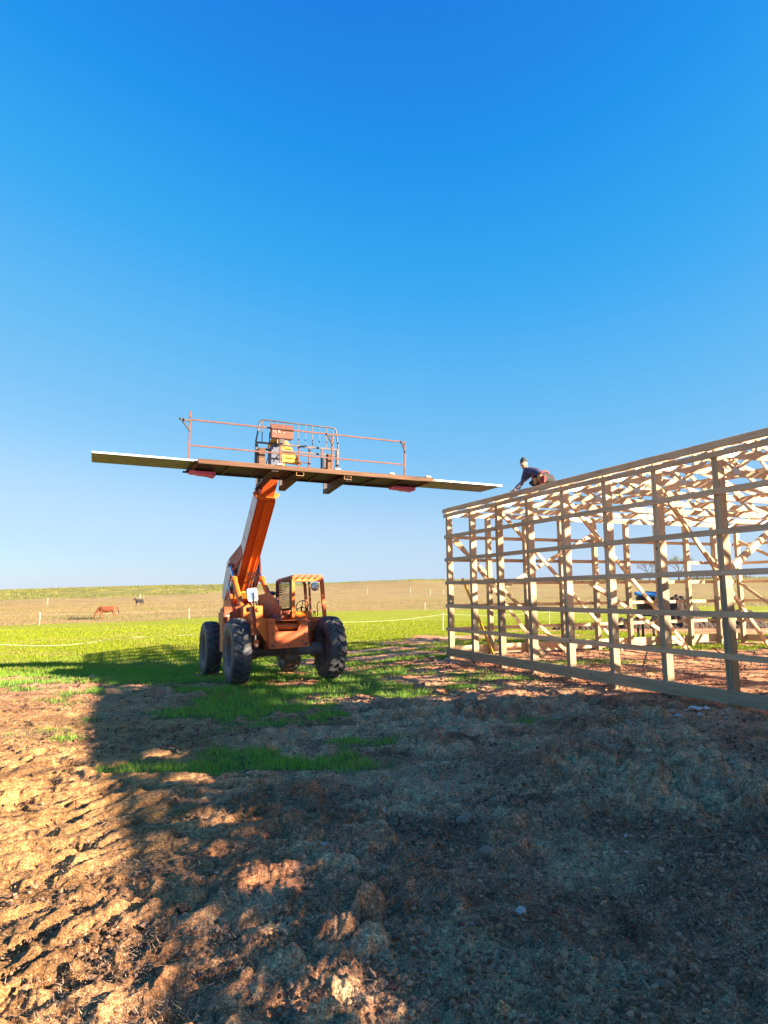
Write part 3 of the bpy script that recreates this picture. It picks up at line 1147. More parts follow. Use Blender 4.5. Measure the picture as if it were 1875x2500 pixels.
brace((0.20, -0.06, 3.10), (3.62, -0.16, 0.10))
brace((0.12, -0.22, 3.22), (2.4, -0.9, 0.02))
brace((0.18, -2.40, 3.62), (5.3, -0.62, 0.05))
brace((0.18, -4.80, 3.66), (5.55, -2.95, 0.02))
brace((1.15, -4.30, 1.9), (5.6, -3.0, 0.05))
brace((0.18, -2.42, 1.82), (4.85, -0.16, 3.40))
brace((0.18, -8.45, 1.94), (4.9, -6.4, 3.45), 0.05, 0.12)
brace((0.18, -7.2, 3.62), (5.2, -5.6, 0.05))
brace((8.55, -0.18, 3.62), (9.9, -0.22, 2.35))
brace((10.75, -0.25, 3.3), (10.8, -2.4, 2.2))
brace((10.7, -0.2, 1.95), (10.75, -3.0, 0.05))
brace((0.18, -9.7, 3.62), (5.0, -8.1, 0.05))

# ---- unseen roof sheets added to shade the foreground, out of view to the right
def corrug(width, length, th=0.002):
    """ribbed roofing sheet: ribs run along +y, width along x"""
    xs = []
    nrib = 5
    p = width / nrib
    for k in range(nrib):
        x0 = k * p
        xs += [(x0, 0), (x0 + p * 0.36, 0), (x0 + p * 0.42, 0.019), (x0 + p * 0.56, 0.019), (x0 + p * 0.62, 0)]
    xs.append((width, 0))
    mb = MB()
    n = len(xs)
    vs = []
    for yv in (0, length):
        vs += [(x, yv, z + th) for x, z in xs]
        vs += [(x, yv, z) for x, z in xs]
    fs = []
    mi = []
    for k in range(n - 1):
        fs.append((k, k + 1, 2 * n + k + 1, 2 * n + k))
        mi.append(0)
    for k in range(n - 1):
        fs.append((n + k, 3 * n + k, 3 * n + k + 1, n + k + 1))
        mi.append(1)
    for k in range(n - 1):
        for o_ in (0, 2 * n):
            fs.append((o_ + k, o_ + n + k, o_ + n + k + 1, o_ + k + 1))
            mi.append(0)
    fs.append((0, 2 * n, 3 * n, n))
    mi.append(0)
    fs.append((n - 1, 2 * n - 1, 4 * n - 1, 3 * n - 1))
    mi.append(0)
    for f_, m_ in zip(fs, mi):
        pass
    o = len(mb.v)
    mb.v += [Vector(p_) for p_ in vs]
    mb.f += [list(f_) for f_ in fs]
    mb.m += mi
    return mb


SHADE_ROOF_FROM = 16.0      # metres along the wall from the far corner
slen = HALF / math.cos(SL) + 0.12
rs_me = corrug(0.914, slen).build('shade_roof_sheet', ['sheet_top', 'sheet_under'], None)
rsm = rs_me.data
rs_s = corrug(0.914, slen - 1.94).build('shade_roof_sheet', ['sheet_top', 'sheet_under'], None)
rss = rs_s.data
bpy.data.objects.remove(rs_s)
bpy.data.objects.remove(rs_me)
k = 0
while SHADE_ROOF_FROM + (k + 1) * 0.914 < LEN + 0.4:      # slope towards the sun
    y = -(SHADE_ROOF_FROM + k * 0.914)
    Mx = Matrix.Translation((W + 0.12, y, roof_z(W) + 0.095 - 0.03)) @ Matrix.Rotation(SL, 4, 'Y') @ Matrix.Rotation(R(90), 4, 'Z') @ Matrix.Translation((-0.914, 0, 0))
    instance(rsm, 'shade_roof_sheet', barn, Mx)
    k += 1
k = 0
while 11.6 + (k + 1) * 0.914 < LEN + 0.4:             # slope towards the photographer
    y = -(11.6 + k * 0.914)
    full = 11.6 + k * 0.914 < 16.0                    # further on shortened so that sun reaches the left foreground
    u0 = -0.12 if full else 1.75
    Mx = Matrix.Translation((u0, y, roof_z(max(u0, 0)) + 0.095 - (0.03 if full else 0.0))) @ Matrix.Rotation(-SL, 4, 'Y') @ Matrix.Rotation(R(-90), 4, 'Z')
    instance(rsm if full else rss, 'shade_roof_sheet', barn, Mx)
    k += 1

# ------------------------------------------------------------------ roofing sheets and work platform held up by the machine
PA = R(23.3)
PL = Vector((-5.031, 11.3, 4.183))
tilt = R(0.953)
pex = Vector((math.cos(PA) * math.cos(tilt), math.sin(PA) * math.cos(tilt), -math.sin(tilt)))
pey = Vector((-math.sin(PA), math.cos(PA), 0))
pez = pex.cross(pey)
PM = Matrix((pex, pey, pez)).transposed().to_4x4()
PM.translation = PL

SHL = 8.345
sheet_src = None
labels = ['lowest ribbed metal roofing sheet of the stack, its dark underside showing past both platform ends',
          'ribbed metal roofing sheet in the middle of the stack on the raised platform',
          'ribbed metal roofing sheet in the middle of the stack on the raised platform',
          'ribbed metal roofing sheet in the middle of the stack on the raised platform',
          'topmost white ribbed metal roofing sheet of the stack on the raised platform']
for k in range(5):
    if sheet_src is None:
        mb = corrug(0.90, SHL, 0.004)
        sheet_src = mb.build('roofing_sheet', ['sheet_top', 'sheet_under'], None)
        o = sheet_src
    else:
        o = sheet_src.copy()
        COL.objects.link(o)
    # ribs along platform x, width along platform y
    o.matrix_world = PM @ Matrix.Translation((0.012 * ((k * 7) % 3 - 1), 0.90 + 0.004 * ((k * 5) % 3 - 1), 0.004 + 0.0065 * k)) @ Matrix.Rotation(R(-90), 4, 'Z')
    tag(o, labels[k], 'roofing sheet', 'ribbed roofing sheets stacked on the platform')

plat = empty('work_platform', M=PM @ Matrix.Translation((1.6, 0, -0.09)), label='long steel and timber work platform with rusty guard rails, carried on the forks', cat='platform')
PTF = Matrix.Translation((-1.6, 0, 0.09))     # platform frame -> plat local


def pp(mb, name, mat, parent=None, smooth=False, bevel=0):
    return mb.build(name, mat, parent or plat, smooth=smooth, bevel=bevel, tf=PTF)


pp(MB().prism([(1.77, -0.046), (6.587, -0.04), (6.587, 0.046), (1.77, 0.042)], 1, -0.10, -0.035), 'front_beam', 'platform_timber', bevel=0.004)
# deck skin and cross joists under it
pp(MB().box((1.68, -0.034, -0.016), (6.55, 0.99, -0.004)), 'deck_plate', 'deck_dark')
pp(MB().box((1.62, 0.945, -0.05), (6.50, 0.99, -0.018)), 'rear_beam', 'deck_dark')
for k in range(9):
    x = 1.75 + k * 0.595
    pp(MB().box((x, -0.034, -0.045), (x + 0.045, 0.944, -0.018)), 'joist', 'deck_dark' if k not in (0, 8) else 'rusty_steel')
for x in (3.62, 4.60):
    mb = MB()
    w, h, t = 0.15, 0.075, 0.008
    for lo, hi in (((0, 0), (w, t)), ((0, h - t), (w, h)), ((0, t), (t, h - t)), ((w - t, t), (w, h - t))):
        mb.box((x + lo[0], -0.06, -0.125 + lo[1]), (x + hi[0], 1.02, -0.125 + hi[1]))
    pp(mb, 'fork_pocket', 'dark_steel')
    rim_ = MB()
    for lo, hi in (((0, 0), (w, t)), ((0, h - t), (w, h)), ((0, t), (t, h - t)), ((w - t, t), (w, h - t))):
        rim_.box((x + lo[0], -0.068, -0.125 + lo[1]), (x + hi[0], -0.0605, -0.125 + hi[1]))
    pp(rim_, 'pocket_rim', 'belt_tan')
# hanging ring
pts = [(4.70 + 0.055 * math.cos(a), -0.07, -0.12 + 0.045 * math.sin(a)) for a in [2 * math.pi * k / 12 for k in range(13)]]
pp(MB().tube(pts, 0.006, 6), 'lifting_ring', 'chrome')
# guard rail
gp = [1.72, 3.55, 4.68, 6.40]
for x in gp:
    pp(MB().box((x - 0.017, 0.932, -0.01), (x + 0.017, 0.967, 1.04)), 'rail_post', 'rusty_steel')
for x0, x1 in ((1.72, 3.40), (3.73, 6.40)):
    pp(MB().box((x0 + (0.022 if x0 < 3 else 0), 0.934, 1.006), (x1 - (0.022 if x1 > 5 else 0), 0.965, 1.034)), 'top_rail', 'rusty_steel')
for a, b_ in zip(gp[:-1], gp[1:]):
    pp(MB().box((a + 0.021, 0.936, 0.490), (b_ - 0.021, 0.964, 0.516)), 'middle_rail', 'rusty_steel')
for x, sgn in ((1.72, -1), (4.68, -1), (6.40, -1)):
    mb = MB()
    mb.beam((x, 0.93, 0.99), (x - 0.22, 0.70, 0.95), 0.035, 0.04)
    mb.beam((x, 0.925, 0.78), (x - 0.17, 0.75, 0.93), 0.02, 0.03)
    pp(mb, 'rail_bracket', 'dark_steel')
pp(MB().box((1.66, 0.62, 0.98), (1.70, 0.66, 1.10)), 'rail_stub', 'rusty_steel')
# brown control box with a hood and worn white lettering
cb = pp(MB().prism([(0.84, 0.80), (0.98, 0.80), (0.98, 1.10), (0.93, 1.10), (0.84, 0.98)], 0, 3.33, 3.79), 'control_box', 'rusty_steel', bevel=0.006)
pp(MB().prism([(0.80, 0.985), (0.93, 1.115), (0.95, 1.10), (0.82, 0.97)], 0, 3.32, 3.80), 'box_hood', 'rusty_steel', cb)
pp(MB().box((3.50, 0.86, 0.70), (3.60, 0.97, 0.80)), 'box_foot', 'dark_steel')
mb = MB()
# worn stencil strokes: C L R _ as far as they can be read
def stroke(x0, z0, x1, z1, w=0.011):
    def P_(x, z):
        tt = (z - 0.98) / 0.12
        return (x, 0.838 + 0.09 * max(0, tt) - 0.003, z)
    d = Vector((x1 - x0, 0, z1 - z0)).normalized()
    n_ = Vector((-d.z, 0, d.x)) * w / 2
    a, b_ = Vector(P_(x0, z0)), Vector(P_(x1, z1))
    mb.add([a - n_, b_ - n_, b_ + n_, a + n_], [(0, 1, 2, 3)])
for st in ((3.36, 0.945, 3.385, 0.972), (3.36, 0.945, 3.372, 0.915), (3.41, 0.972, 3.41, 0.915), (3.41, 0.915, 3.435, 0.917), (3.48, 0.972, 3.48, 0.915), (3.48, 0.945, 3.51, 0.972), (3.48, 0.945, 3.512, 0.915), (3.57, 0.918, 3.61, 0.918), (3.40, 0.86, 3.40, 0.835)):
    stroke(*st)
pp(mb, 'lettering', 'worn_white', cb)
# little pale clips holding the stack against the beam
for x in (3.28, 4.45, 5.62, 6.45):
    pp(MB().box((x - 0.05, -0.115, 0.05), (x + 0.06, -0.02, 0.075)), 'clamp', 'white_clip')


# pink foam blocks wedged under the deck ends
def foam(x0, x1, label):
    r_ = random.Random(int(x0 * 10))
    mb = MB()
    n = 8
    lo, hi = [], []
    for k in range(n + 1):
        x = x0 + (x1 - x0) * k / n
        lo.append((x, -0.085 - 0.040 * (k / n) + r_.uniform(-0.008, 0.008)))
        hi.append((x, -0.052))
    for k in range(n):
        poly = [lo[k], lo[k + 1], hi[k + 1], hi[k]]
        mb.prism([(p[0], p[1]) for p in poly], 1, 0.62, 0.94)
    o = mb.build('foam_block', 'pink_foam', None, tf=PM)
    tag(o, label, 'foam block', 'pink foam blocks under the platform')


foam(1.72, 2.20, 'ragged pink foam block under the left end of the raised platform')
foam(6.0, 6.50, 'ragged pink foam block under the right end of the raised platform')

# ------------------------------------------------------------------ telehandler
TM = Matrix.Translation((-2.0, 13.5, 0)) @ Matrix.Rotation(R(24), 4, 'Z') @ Matrix.Rotation(R(-3), 4, 'X')
tel = empty('telehandler', M=TM, label='old orange rough-terrain telehandler with its boom raised towards the barn', cat='telehandler')
TI = TM.inverted()


def tp(mb, name, mat, parent=None, smooth=False, bevel=0.004, world_frame=None):
    tf = TI @ world_frame if world_frame is not None else None
    return mb.build(name, mat, parent or tel, smooth=smooth, bevel=bevel, tf=tf)


# --- wheels
def make_wheel(cx, cy, outer):
    """outer: -1 the wheel's outside faces -x, +1 faces +x"""
    Mw = Matrix.Translation((cx, cy, 0.635)) @ Matrix.Rotation(R(90) * outer, 4, 'Y')
    Rr, wd = 0.60, 0.17
    prof = [(0.33, -0.15), (0.37, -0.175), (0.46, -0.185), (0.55, -0.17), (0.585, -0.15), (0.595, -0.08), (0.60, 0), (0.595, 0.08), (0.585, 0.15), (0.55, 0.17), (0.46, 0.185), (0.37, 0.175), (0.33, 0.15)]
    t = MB().lathe(prof, 48, 0)
    nl = 22
    for s_ in (-1, 1):
        for k in range(nl):
            a0 = 2 * math.pi * (k + (0.5 if s_ > 0 else 0)) / nl
            # curved chevron lug in 4 segments from centre to shoulder
            sec = []
            for q in range(5):
                f_ = q / 4
                ax = s_ * (0.0 + f_ * 0.172)
                an = a0 + 0.20 * f_ ** 0.8 - 0.03
                hw = (0.034 + 0.012 * f_) / 0.6
                rr0 = 0.575 - (0.02 if q == 4 else 0)
                rr1 = 0.640 - (0.005 * q if q < 4 else 0.055)
                sec.append([(rr * math.cos(an + e), rr * math.sin(an + e), ax) for rr, e in ((rr0, -hw * 1.15), (rr1, -hw * 0.8), (rr1, hw * 0.8), (rr0, hw * 1.15))])
            vs = [p for s2 in sec for p in s2]
            fs = []
            for q in range(4):
                for e in range(4):
                    a_, b2 = q * 4 + e, q * 4 + (e + 1) % 4
                    fs.append((a_, b2, b2 + 4, a_ + 4))
            fs += [(0, 1, 2, 3), (16, 17, 18, 19)]
            t.add(vs, fs)
    wh = empty('wheel')
    wh.parent = tel
    wh.matrix_local = Mw
    t.build('tyre', 'rubber', wh, smooth=True)
    rm = MB().lathe([(0.335, -0.155), (0.33, -0.12), (0.30, -0.10), (0.30, 0.02), (0.24, 0.03), (0.19, 0.0), (0.12, 0.0), (0.12, 0.07), (0.10, 0.09), (0.0, 0.095)], 32)
    rm.lathe([(0.335, 0.155), (0.315, 0.15), (0.30, 0.12), (0.30, 0.02)], 32)
    rm.build('rim', 'rim_grey', wh, smooth=True)
    for k in range(8):
        a = 2 * math.pi * k / 8
        mb = MB().lathe([(0.016, 0.0), (0.016, 0.028), (0.0, 0.03)], 6, 0, Matrix.Translation((0.155 * math.cos(a), 0.155 * math.sin(a), 0.008)))
        mb.build('wheel_nut', 'axle_grey', wh)
    return wh


for cx, cy, o_ in ((-0.95, 0, -1), (0.95, 0, 1), (-0.95, 3.02, -1), (0.95, 3.02, 1)):
    make_wheel(cx, cy, o_)

# --- axles
for cy in (0.0, 3.02):
    ax = tp(MB().prism([(-0.13, 0.60), (-0.10, 0.515), (0.10, 0.515), (0.13, 0.60), (0.10, 0.69), (-0.10, 0.69)], 0, -0.74, 0.74), 'axle', 'axle_grey', bevel=0.01)
    ax.location = (0, cy, 0)
    mb = MB()
    mb.lathe([(0.0, -0.17), (0.07, -0.165), (0.12, -0.12), (0.165, -0.05), (0.175, 0.03), (0.16, 0.12), (0.14, 0.16), (0.0, 0.17)], 20, 0, Matrix.Translation((0.10, 0, 0.57)) @ Matrix.Rotation(R(90), 4, 'X'))
    d = mb.build('differential', 'axle_grey', ax, smooth=True)
    for sx in (-1, 1):
        mb = MB()
        mb.lathe([(0.0, -0.12), (0.13, -0.11), (0.15, 0.0), (0.13, 0.10), (0, 0.11)], 16, 0, Matrix.Translation((sx * 0.66, 0, 0.61)) @ Matrix.Rotation(R(90), 4, 'Y'))
        mb.build('hub_housing', 'axle_grey', ax, smooth=True)
    mb = MB()
    mb.tube([(-0.62, -0.22, 0.56), (0.62, -0.22, 0.56)], 0.022, 8)
    mb.build('tie_rod', 'dark_steel', ax, smooth=True)
    for k in range(7):
        a = 2 * math.pi * k / 7
        MB().lathe([(0.012, 0), (0.012, 0.02), (0, 0.022)], 6, 0, Matrix.Translation((0.10 + 0.12 * math.cos(a), -0.12, 0.57 + 0.12 * math.sin(a))) @ Matrix.Rotation(R(90), 4, 'X')).build('bolt', 'rim_grey', ax)

# --- chassis frame rails and belly
tp(MB().box((-0.50, -0.35, 0.66), (-0.38, 4.15, 1.16)), 'frame_rail', 'orange_shaded', bevel=0.01)
tp(MB().box((0.16, -0.35, 0.70), (0.28, 4.15, 1.10)), 'frame_rail', 'orange_shaded', bevel=0.01)
tp(MB().box((-0.378, -0.1, 0.66), (0.158, 4.1, 0.72)), 'belly_plate', 'orange_shaded')
tp(MB().box((-0.378, 0.35, 0.74), (0.158, 0.42, 1.20)), 'cross_plate', 'orange_shaded')
tp(MB().box((-0.378, 2.2, 0.74), (0.158, 2.3, 1.15)), 'cross_plate', 'orange_shaded')

# --- front plate with the big cut-out
Y0 = -0.75
fp = MB()
outer = [(-0.53, 1.235), (-0.415, 1.24), (-0.325, 0.99), (0.04, 0.99), (0.125, 1.215), (0.235, 1.235), (0.265, 0.72), (0.245, 0.695), (-0.475, 0.675), (-0.505, 0.70)]
# split into convex pieces for a clean face
fp.prism([(-0.53, 1.235), (-0.415, 1.24), (-0.325, 0.99), (-0.515, 0.99)], 1, Y0 - 0.025, Y0 + 0.025)
fp.prism([(0.04, 0.99), (0.125, 1.215), (0.235, 1.235), (0.249, 0.99)], 1, Y0 - 0.025, Y0 + 0.025)
fp.prism([(-0.515, 0.9895), (0.249, 0.9895), (0.265, 0.72), (0.245, 0.695), (-0.475, 0.675), (-0.505, 0.70)], 1, Y0 - 0.025, Y0 + 0.025)
fpo = tp(fp, 'front_plate', 'orange_paint', bevel=0.0)
# the plate's return: cross tube and pan seen through the notch
tp(MB().tube([(-0.50, -0.62, 1.08), (0.25, -0.62, 1.08)], 0.06, 14), 'cross_tube', 'orange_paint', fpo, smooth=True, bevel=0)
tp(MB().box((-0.50, -0.722, 1.19), (0.24, -0.18, 1.205)), 'top_pan', 'orange_shaded', fpo)
tp(MB().box((-0.50, -0.45, 0.80), (0.24, -0.43, 1.188)), 'inner_plate', 'orange_shaded', fpo)
for sx in (-0.52, 0.235):
    tp(MB().box((sx, -0.722, 0.72), (sx + 0.02, -0.05, 1.188)), 'side_gusset', 'orange_shaded', fpo)
tri = MB()
tri.prism([(-0.475, 0.71), (-0.375, 0.715), (-0.465, 0.775)], 1, Y0 - 0.030, Y0 - 0.026)
tri.prism([(0.145, 0.725), (0.235, 0.73), (0.23, 0.79)], 1, Y0 - 0.030, Y0 - 0.026)
tp(tri, 'tie_down_hole', 'dark_steel', fpo, bevel=0)

for bx, bz in ((-0.44, 0.95), (-0.40, 0.80), (0.14, 0.80), (0.18, 0.95), (-0.46, 1.16), (0.18, 1.16), (-0.13, 0.73)):
    tp(MB().lathe([(0.0, 0.012), (0.014, 0.011), (0.016, 0.0)], 6, 0, Matrix.Translation((bx, Y0 - 0.025, bz)) @ Matrix.Rotation(R(90), 4, 'X')), 'bolt', 'dark_steel', fpo, bevel=0)
for k in range(3):
    mb = MB()
    mb.tube([(-0.30 + 0.05 * k, -0.5, 1.20), (-0.28 + 0.05 * k, -0.3, 1.30), (-0.25 + 0.05 * k, 0.0, 1.28), (-0.25 + 0.05 * k, 0.4, 1.24)], 0.013, 6)
    tp(mb, 'hose', 'hose_black', smooth=True, bevel=0)
# --- levelling arm at the left with its pin and little cylinder
am = MB()
am.prism([(-0.76, 1.49), (-0.60, 1.48), (-0.60, 1.25), (-0.72, 1.22)], 1, -0.66, -0.61)
am.prism([(-0.72, 1.2195), (-0.60, 1.2495), (-0.47, 1.2395), (-0.47, 0.80), (-0.54, 0.81), (-0.72, 1.08)], 1, -0.66, -0.61)
amo = tp(am, 'levelling_arm', 'orange_lit', bevel=0)
tp(MB().lathe([(0.0, 0.03), (0.03, 0.03), (0.042, 0.02), (0.042, 0.0)], 16, 0, Matrix.Translation((-0.685, -0.66, 1.41)) @ Matrix.Rotation(R(90), 4, 'X')), 'pivot_pin', 'orange_lit', amo, smooth=True, bevel=0)
tp(MB().box((-0.80, -0.60, 0.94), (-0.63, -0.46, 1.48)), 'corner_post', 'orange_shaded', bevel=0.006)
sc_ = tp(MB().tube([(-0.71, -0.55, 0.96), (-0.71, -0.55, 0.84)], 0.02, 10), 'sway_cylinder', 'chrome', smooth=True, bevel=0)
tp(MB().prism([(-0.755, 0.85), (-0.755, 0.75), (-0.735, 0.715), (-0.70, 0.70), (-0.67, 0.715), (-0.655, 0.75), (-0.655, 0.85)], 1, -0.60, -0.50), 'clevis', 'orange_paint', sc_)
tp(MB().lathe([(0.0, 0.012), (0.026, 0.012), (0.026, 0)], 12, 0, Matrix.Translation((-0.705, -0.60, 0.755)) @ Matrix.Rotation(R(90), 4, 'X')), 'clevis_pin', 'chrome', sc_, bevel=0)

# --- left side: engine side box, tank panel, lamp boxes
sb = MB()
sb.prism([(0.85, 0.60), (1.22, 0.60), (1.22, 1.50), (1.05, 1.50), (0.85, 1.42)], 0, -1.06, -0.52)
sb.box((-0.76, 1.222, 0.70), (-0.52, 2.20, 1.46))
sbo = tp(sb, 'side_box', 'orange_shaded', bevel=0.012)
tp(MB().prism([(-1.05, 0.64), (-0.86, 0.66), (-0.84, 1.15), (-0.88, 1.20), (-1.00, 1.19), (-1.05, 1.14)], 1, 0.80, 0.848), 'tank_panel', 'grey_panel', sbo, bevel=0.008)
for x0 in (-1.04, -0.80):
    lb = MB()
    lb.prism([(0.84, 1.26), (0.84, 1.46), (0.92, 1.53), (1.10, 1.53), (1.10, 1.26)], 0, x0, x0 + 0.17)
    lbo = tp(lb, 'lamp_box', 'orange_shaded', sbo, bevel=0.008)
tp(MB().box((-1.0, 0.835, 1.33), (-0.92, 0.842, 1.35)), 'side_marking', 'worn_white', sbo, bevel=0)
tp(MB().prism([(-0.70, 1.16), (-0.52, 1.16), (-0.52, 1.52), (-0.60, 1.56), (-0.70, 1.50)], 1, 0.60, 0.90), 'front_bracket', 'orange_lit', bevel=0.008)
tp(MB().tube([(-0.58, 0.45, 1.25), (-0.58, 0.25, 1.25)], 0.06, 16), 'pivot_boss', 'orange_paint', smooth=True, bevel=0)
tp(MB().tube([(-0.58, 0.26, 1.25), (-0.58, 0.24, 1.25)], 0.03, 12), 'boss_hole', 'dark_steel', bevel=0)
tp(MB().lathe([(0.0, 0.08), (0.09, 0.07), (0.10, 0.0), (0.09, -0.02)], 18, 0, Matrix.Translation((-0.60, 0.35, 1.42))), 'filler_cap', 'black_plastic', smooth=True, bevel=0)
# walkway / middle deck between rails and cab
tp(MB().box((-0.55, -0.42, 1.12), (-0.38, 0.6, 1.19)), 'side_ledge', 'orange_shaded')
tp(MB().box((-0.37, 0.44, 1.12), (0.26, 2.2, 1.20)), 'middle_deck', 'orange_shaded')
tp(MB().prism([(0.30, 1.50), (1.2, 1.83), (2.3, 1.83), (2.3, 1.10), (0.30, 1.10)], 0, 0.0, 0.03), 'centre_guard', 'orange_shaded')
tp(MB().prism([(0.9, 1.26), (2.6, 1.26), (2.6, 1.60), (1.1, 1.60)], 0, -0.50, -0.47), 'centre_guard', 'orange_shaded')
# rear engine hood and boom tower
tp(MB().box((-0.58, 2.35, 1.04), (0.78, 4.1, 1.50)), 'engine_hood', 'orange_shaded', bevel=0.02)
for x0 in (-0.42, 0.05):
    tp(MB().prism([(3.1, 1.0), (4.3, 1.0), (4.3, 1.85), (4.0, 2.05), (3.7, 2.05), (3.1, 1.5)], 0, x0, x0 + 0.03), 'boom_tower', 'orange_paint')

# --- cab
CX0, CX1, CY0, CY1, CZ0, CZ1 = 0.285, 1.045, 0.45, 1.75, 1.15, 2.16
cab = tp(MB().prism([(CY0, 0.98), (CY1, 0.98), (CY1, 1.27), (CY0, 1.27)], 0, CX0, CX1), 'cab', 'orange_paint', bevel=0.01)


def cpart(mb, name, mat, **kw):
    return tp(mb, name, mat, cab, **kw)


# pillars lean inwards a little: lit and shaded tones painted per pillar, rounded shoulders
def pillar(xb, xt, y, w, d, mat='orange_paint'):
    pts = [(xb, 1.27), (xt, 2.04), (xt + (0.04 if xt < 0.6 else -0.04), 2.12)]
    mb = MB()
    for (x0, z0), (x1, z1) in zip(pts[:-1], pts[1:]):
        mb.prism([(x0 - w / 2, z0), (x0 + w / 2, z0), (x1 + w / 2, z1), (x1 - w / 2, z1)], 1, y, y + d)
    cpart(mb, 'cab_pillar', mat)


pillar(0.325, 0.325, CY0, 0.07, 0.07, 'orange_lit')
pillar(1.02, 0.965, CY0, 0.075, 0.07)
pillar(0.325, 0.325, CY1 - 0.07, 0.06, 0.06, 'orange_shaded')
pillar(1.02, 0.965, CY1 - 0.07, 0.06, 0.06, 'orange_shaded')
pillar(0.93, 0.90, 1.15, 0.04, 0.04, 'orange_shaded')
rf = MB()
rf.prism([(0.29, 2.11), (0.34, 2.165), (0.93, 2.165), (0.985, 2.12), (0.985, 2.09), (0.29, 2.09)], 1, CY0 - 0.01, CY1)
cpart(rf, 'cab_roof', 'orange_paint', bevel=0.008)
cpart(MB().box((0.36, CY0 - 0.012, 2.015), (0.93, CY0 + 0.03, 2.088)), 'front_header', 'orange_lit')
mb = MB()
for k in range(4):
    x = 0.40 + k * 0.135
    mb.beam((x, CY0 - 0.03, 2.075), (x + 0.09, CY0 - 0.03, 2.15), 0.02, 0.03, up=(0, 1, 0))
cpart(mb, 'header_gusset', 'orange_shaded', bevel=0)
# left side: dark frame with wire mesh
mf = MB()
x = 0.262
mf.box((x, 0.53, 1.42), (x + 0.02, 1.62, 1.47))
mf.box((x, 0.53, 2.06), (x + 0.02, 1.62, 2.11))
mf.box((x, 0.49, 1.42), (x + 0.02, 0.53, 2.11))
mf.box((x, 1.62, 1.42), (x + 0.02, 1.66, 2.11))
mfo = cpart(mf, 'mesh_frame', 'dark_steel')
wm = MB()
for k in range(1, 27):
    y = 0.53 + k * 0.0405
    wm.box((x + 0.008, y, 1.47), (x + 0.012, y + 0.006, 2.06))
for k in range(1, 15):
    z = 1.47 + k * 0.0395
    wm.box((x + 0.0125, 0.53, z), (x + 0.0165, 1.62, z + 0.006))
o = tp(wm, 'wire_mesh', 'carriage_steel', mfo, bevel=0)
for k in range(6):
    z = 1.78 + k * 0.05
    cpart(MB().box((0.30, 1.30 + 0.0 * k, z), (0.305, 1.60, z + 0.02)), 'louvre', 'orange_lit', bevel=0)
cpart(MB().prism([(0.46, 1.27), (0.60, 1.40), (0.95, 1.40), (0.95, 1.27)], 0, 0.38, 0.72), 'dash_console', 'orange_lit')
# steering wheel
sw = MB()
cxs, czs, cys = 0.565, 1.50, 0.62
pts = [(cxs + 0.135 * math.cos(a), cys - 0.06 * math.sin(a), czs + 0.12 * math.sin(a)) for a in [2 * math.pi * k / 24 for k in range(25)]]
sw.tube(pts, 0.011, 6)
for a in (R(90), R(210), R(330)):
    sw.tube([(cxs, cys + 0.02, czs - 0.01), (cxs + 0.13 * math.cos(a), cys - 0.058 * math.sin(a), czs + 0.115 * math.sin(a))], 0.009, 6)
sw.tube([(cxs, cys + 0.02, czs), (cxs, cys + 0.12, czs - 0.16)], 0.018, 8)
cpart(sw, 'steering_wheel', 'black_plastic', smooth=True, bevel=0)
# grab handle, levers, seat
cpart(MB().tube([(0.87, 0.50, 1.29), (0.86, 0.50, 1.48), (0.875, 0.50, 1.56), (0.905, 0.50, 1.585), (0.93, 0.50, 1.585)], 0.01, 6), 'grab_handle', 'black_plastic', smooth=True, bevel=0)
mb = MB()
for x_, t_ in ((0.78, 0.03), (0.82, 0.0), (0.86, -0.02)):
    mb.tube([(x_, 0.62, 1.27), (x_ + t_, 0.58, 1.37)], 0.006, 6)
    mb.lathe([(0.0, -0.016), (0.014, -0.008), (0.014, 0.008), (0, 0.016)], 8, 0, Matrix.Translation((x_ + t_, 0.58, 1.38)))
cpart(mb, 'control_levers', 'black_plastic', smooth=True, bevel=0)
st = MB()
st.box((0.48, 1.05, 1.27), (0.86, 1.45, 1.36))
cpart(st, 'seat', 'black_plastic', bevel=0.02)
# work lamp under the header
lamp = cpart(MB().lathe([(0.0, -0.06), (0.05, -0.055), (0.088, -0.01), (0.09, 0.012), (0.08, 0.016)], 24, 0, Matrix.Translation((0.80, CY0 + 0.01, 1.905)) @ Matrix.Rotation(R(90), 4, 'X')), 'work_lamp', 'black_plastic', smooth=True, bevel=0)
tp(MB().lathe([(0.0, 0.024), (0.05, 0.022), (0.08, 0.014), (0.078, 0.010)], 24, 0, Matrix.Translation((0.80, CY0 + 0.01, 1.905)) @ Matrix.Rotation(R(90), 4, 'X')), 'lamp_lens', 'lamp_glass', cab, smooth=True, bevel=0)
# lower cab / right front body
tp(MB().prism([(0.30, 0.74), (1.9, 0.74), (1.9, 1.25), (0.44, 1.25), (0.30, 1.20)], 0, 0.285, 0.66), 'lower_body', 'orange_shaded', bevel=0.01)
tp(MB().prism([(0.42, 1.16), (1.9, 1.16), (1.9, 1.27), (0.43, 1.27)], 0, 0.662, 1.06), 'fender', 'orange_paint', bevel=0.01)
tp(MB().prism([(0.52, 0.78), (0.66, 0.70), (0.80, 0.70), (0.88, 0.78), (0.88, 1.158), (0.52, 1.158)], 1, 0.66, 0.70), 'fender_apron', 'orange_shaded')
# air cleaner
ac = MB().lathe([(0.0, 0.0), (0.085, 0.0), (0.085, 0.30), (0.07, 0.34), (0.07, 0.40), (0.13, 0.40), (0.135, 0.44), (0.07, 0.48), (0, 0.485)], 24, 0, Matrix.Translation((0.235, 1.98, 1.42)))
tp(ac, 'air_cleaner', 'black_plastic', smooth=True, bevel=0)

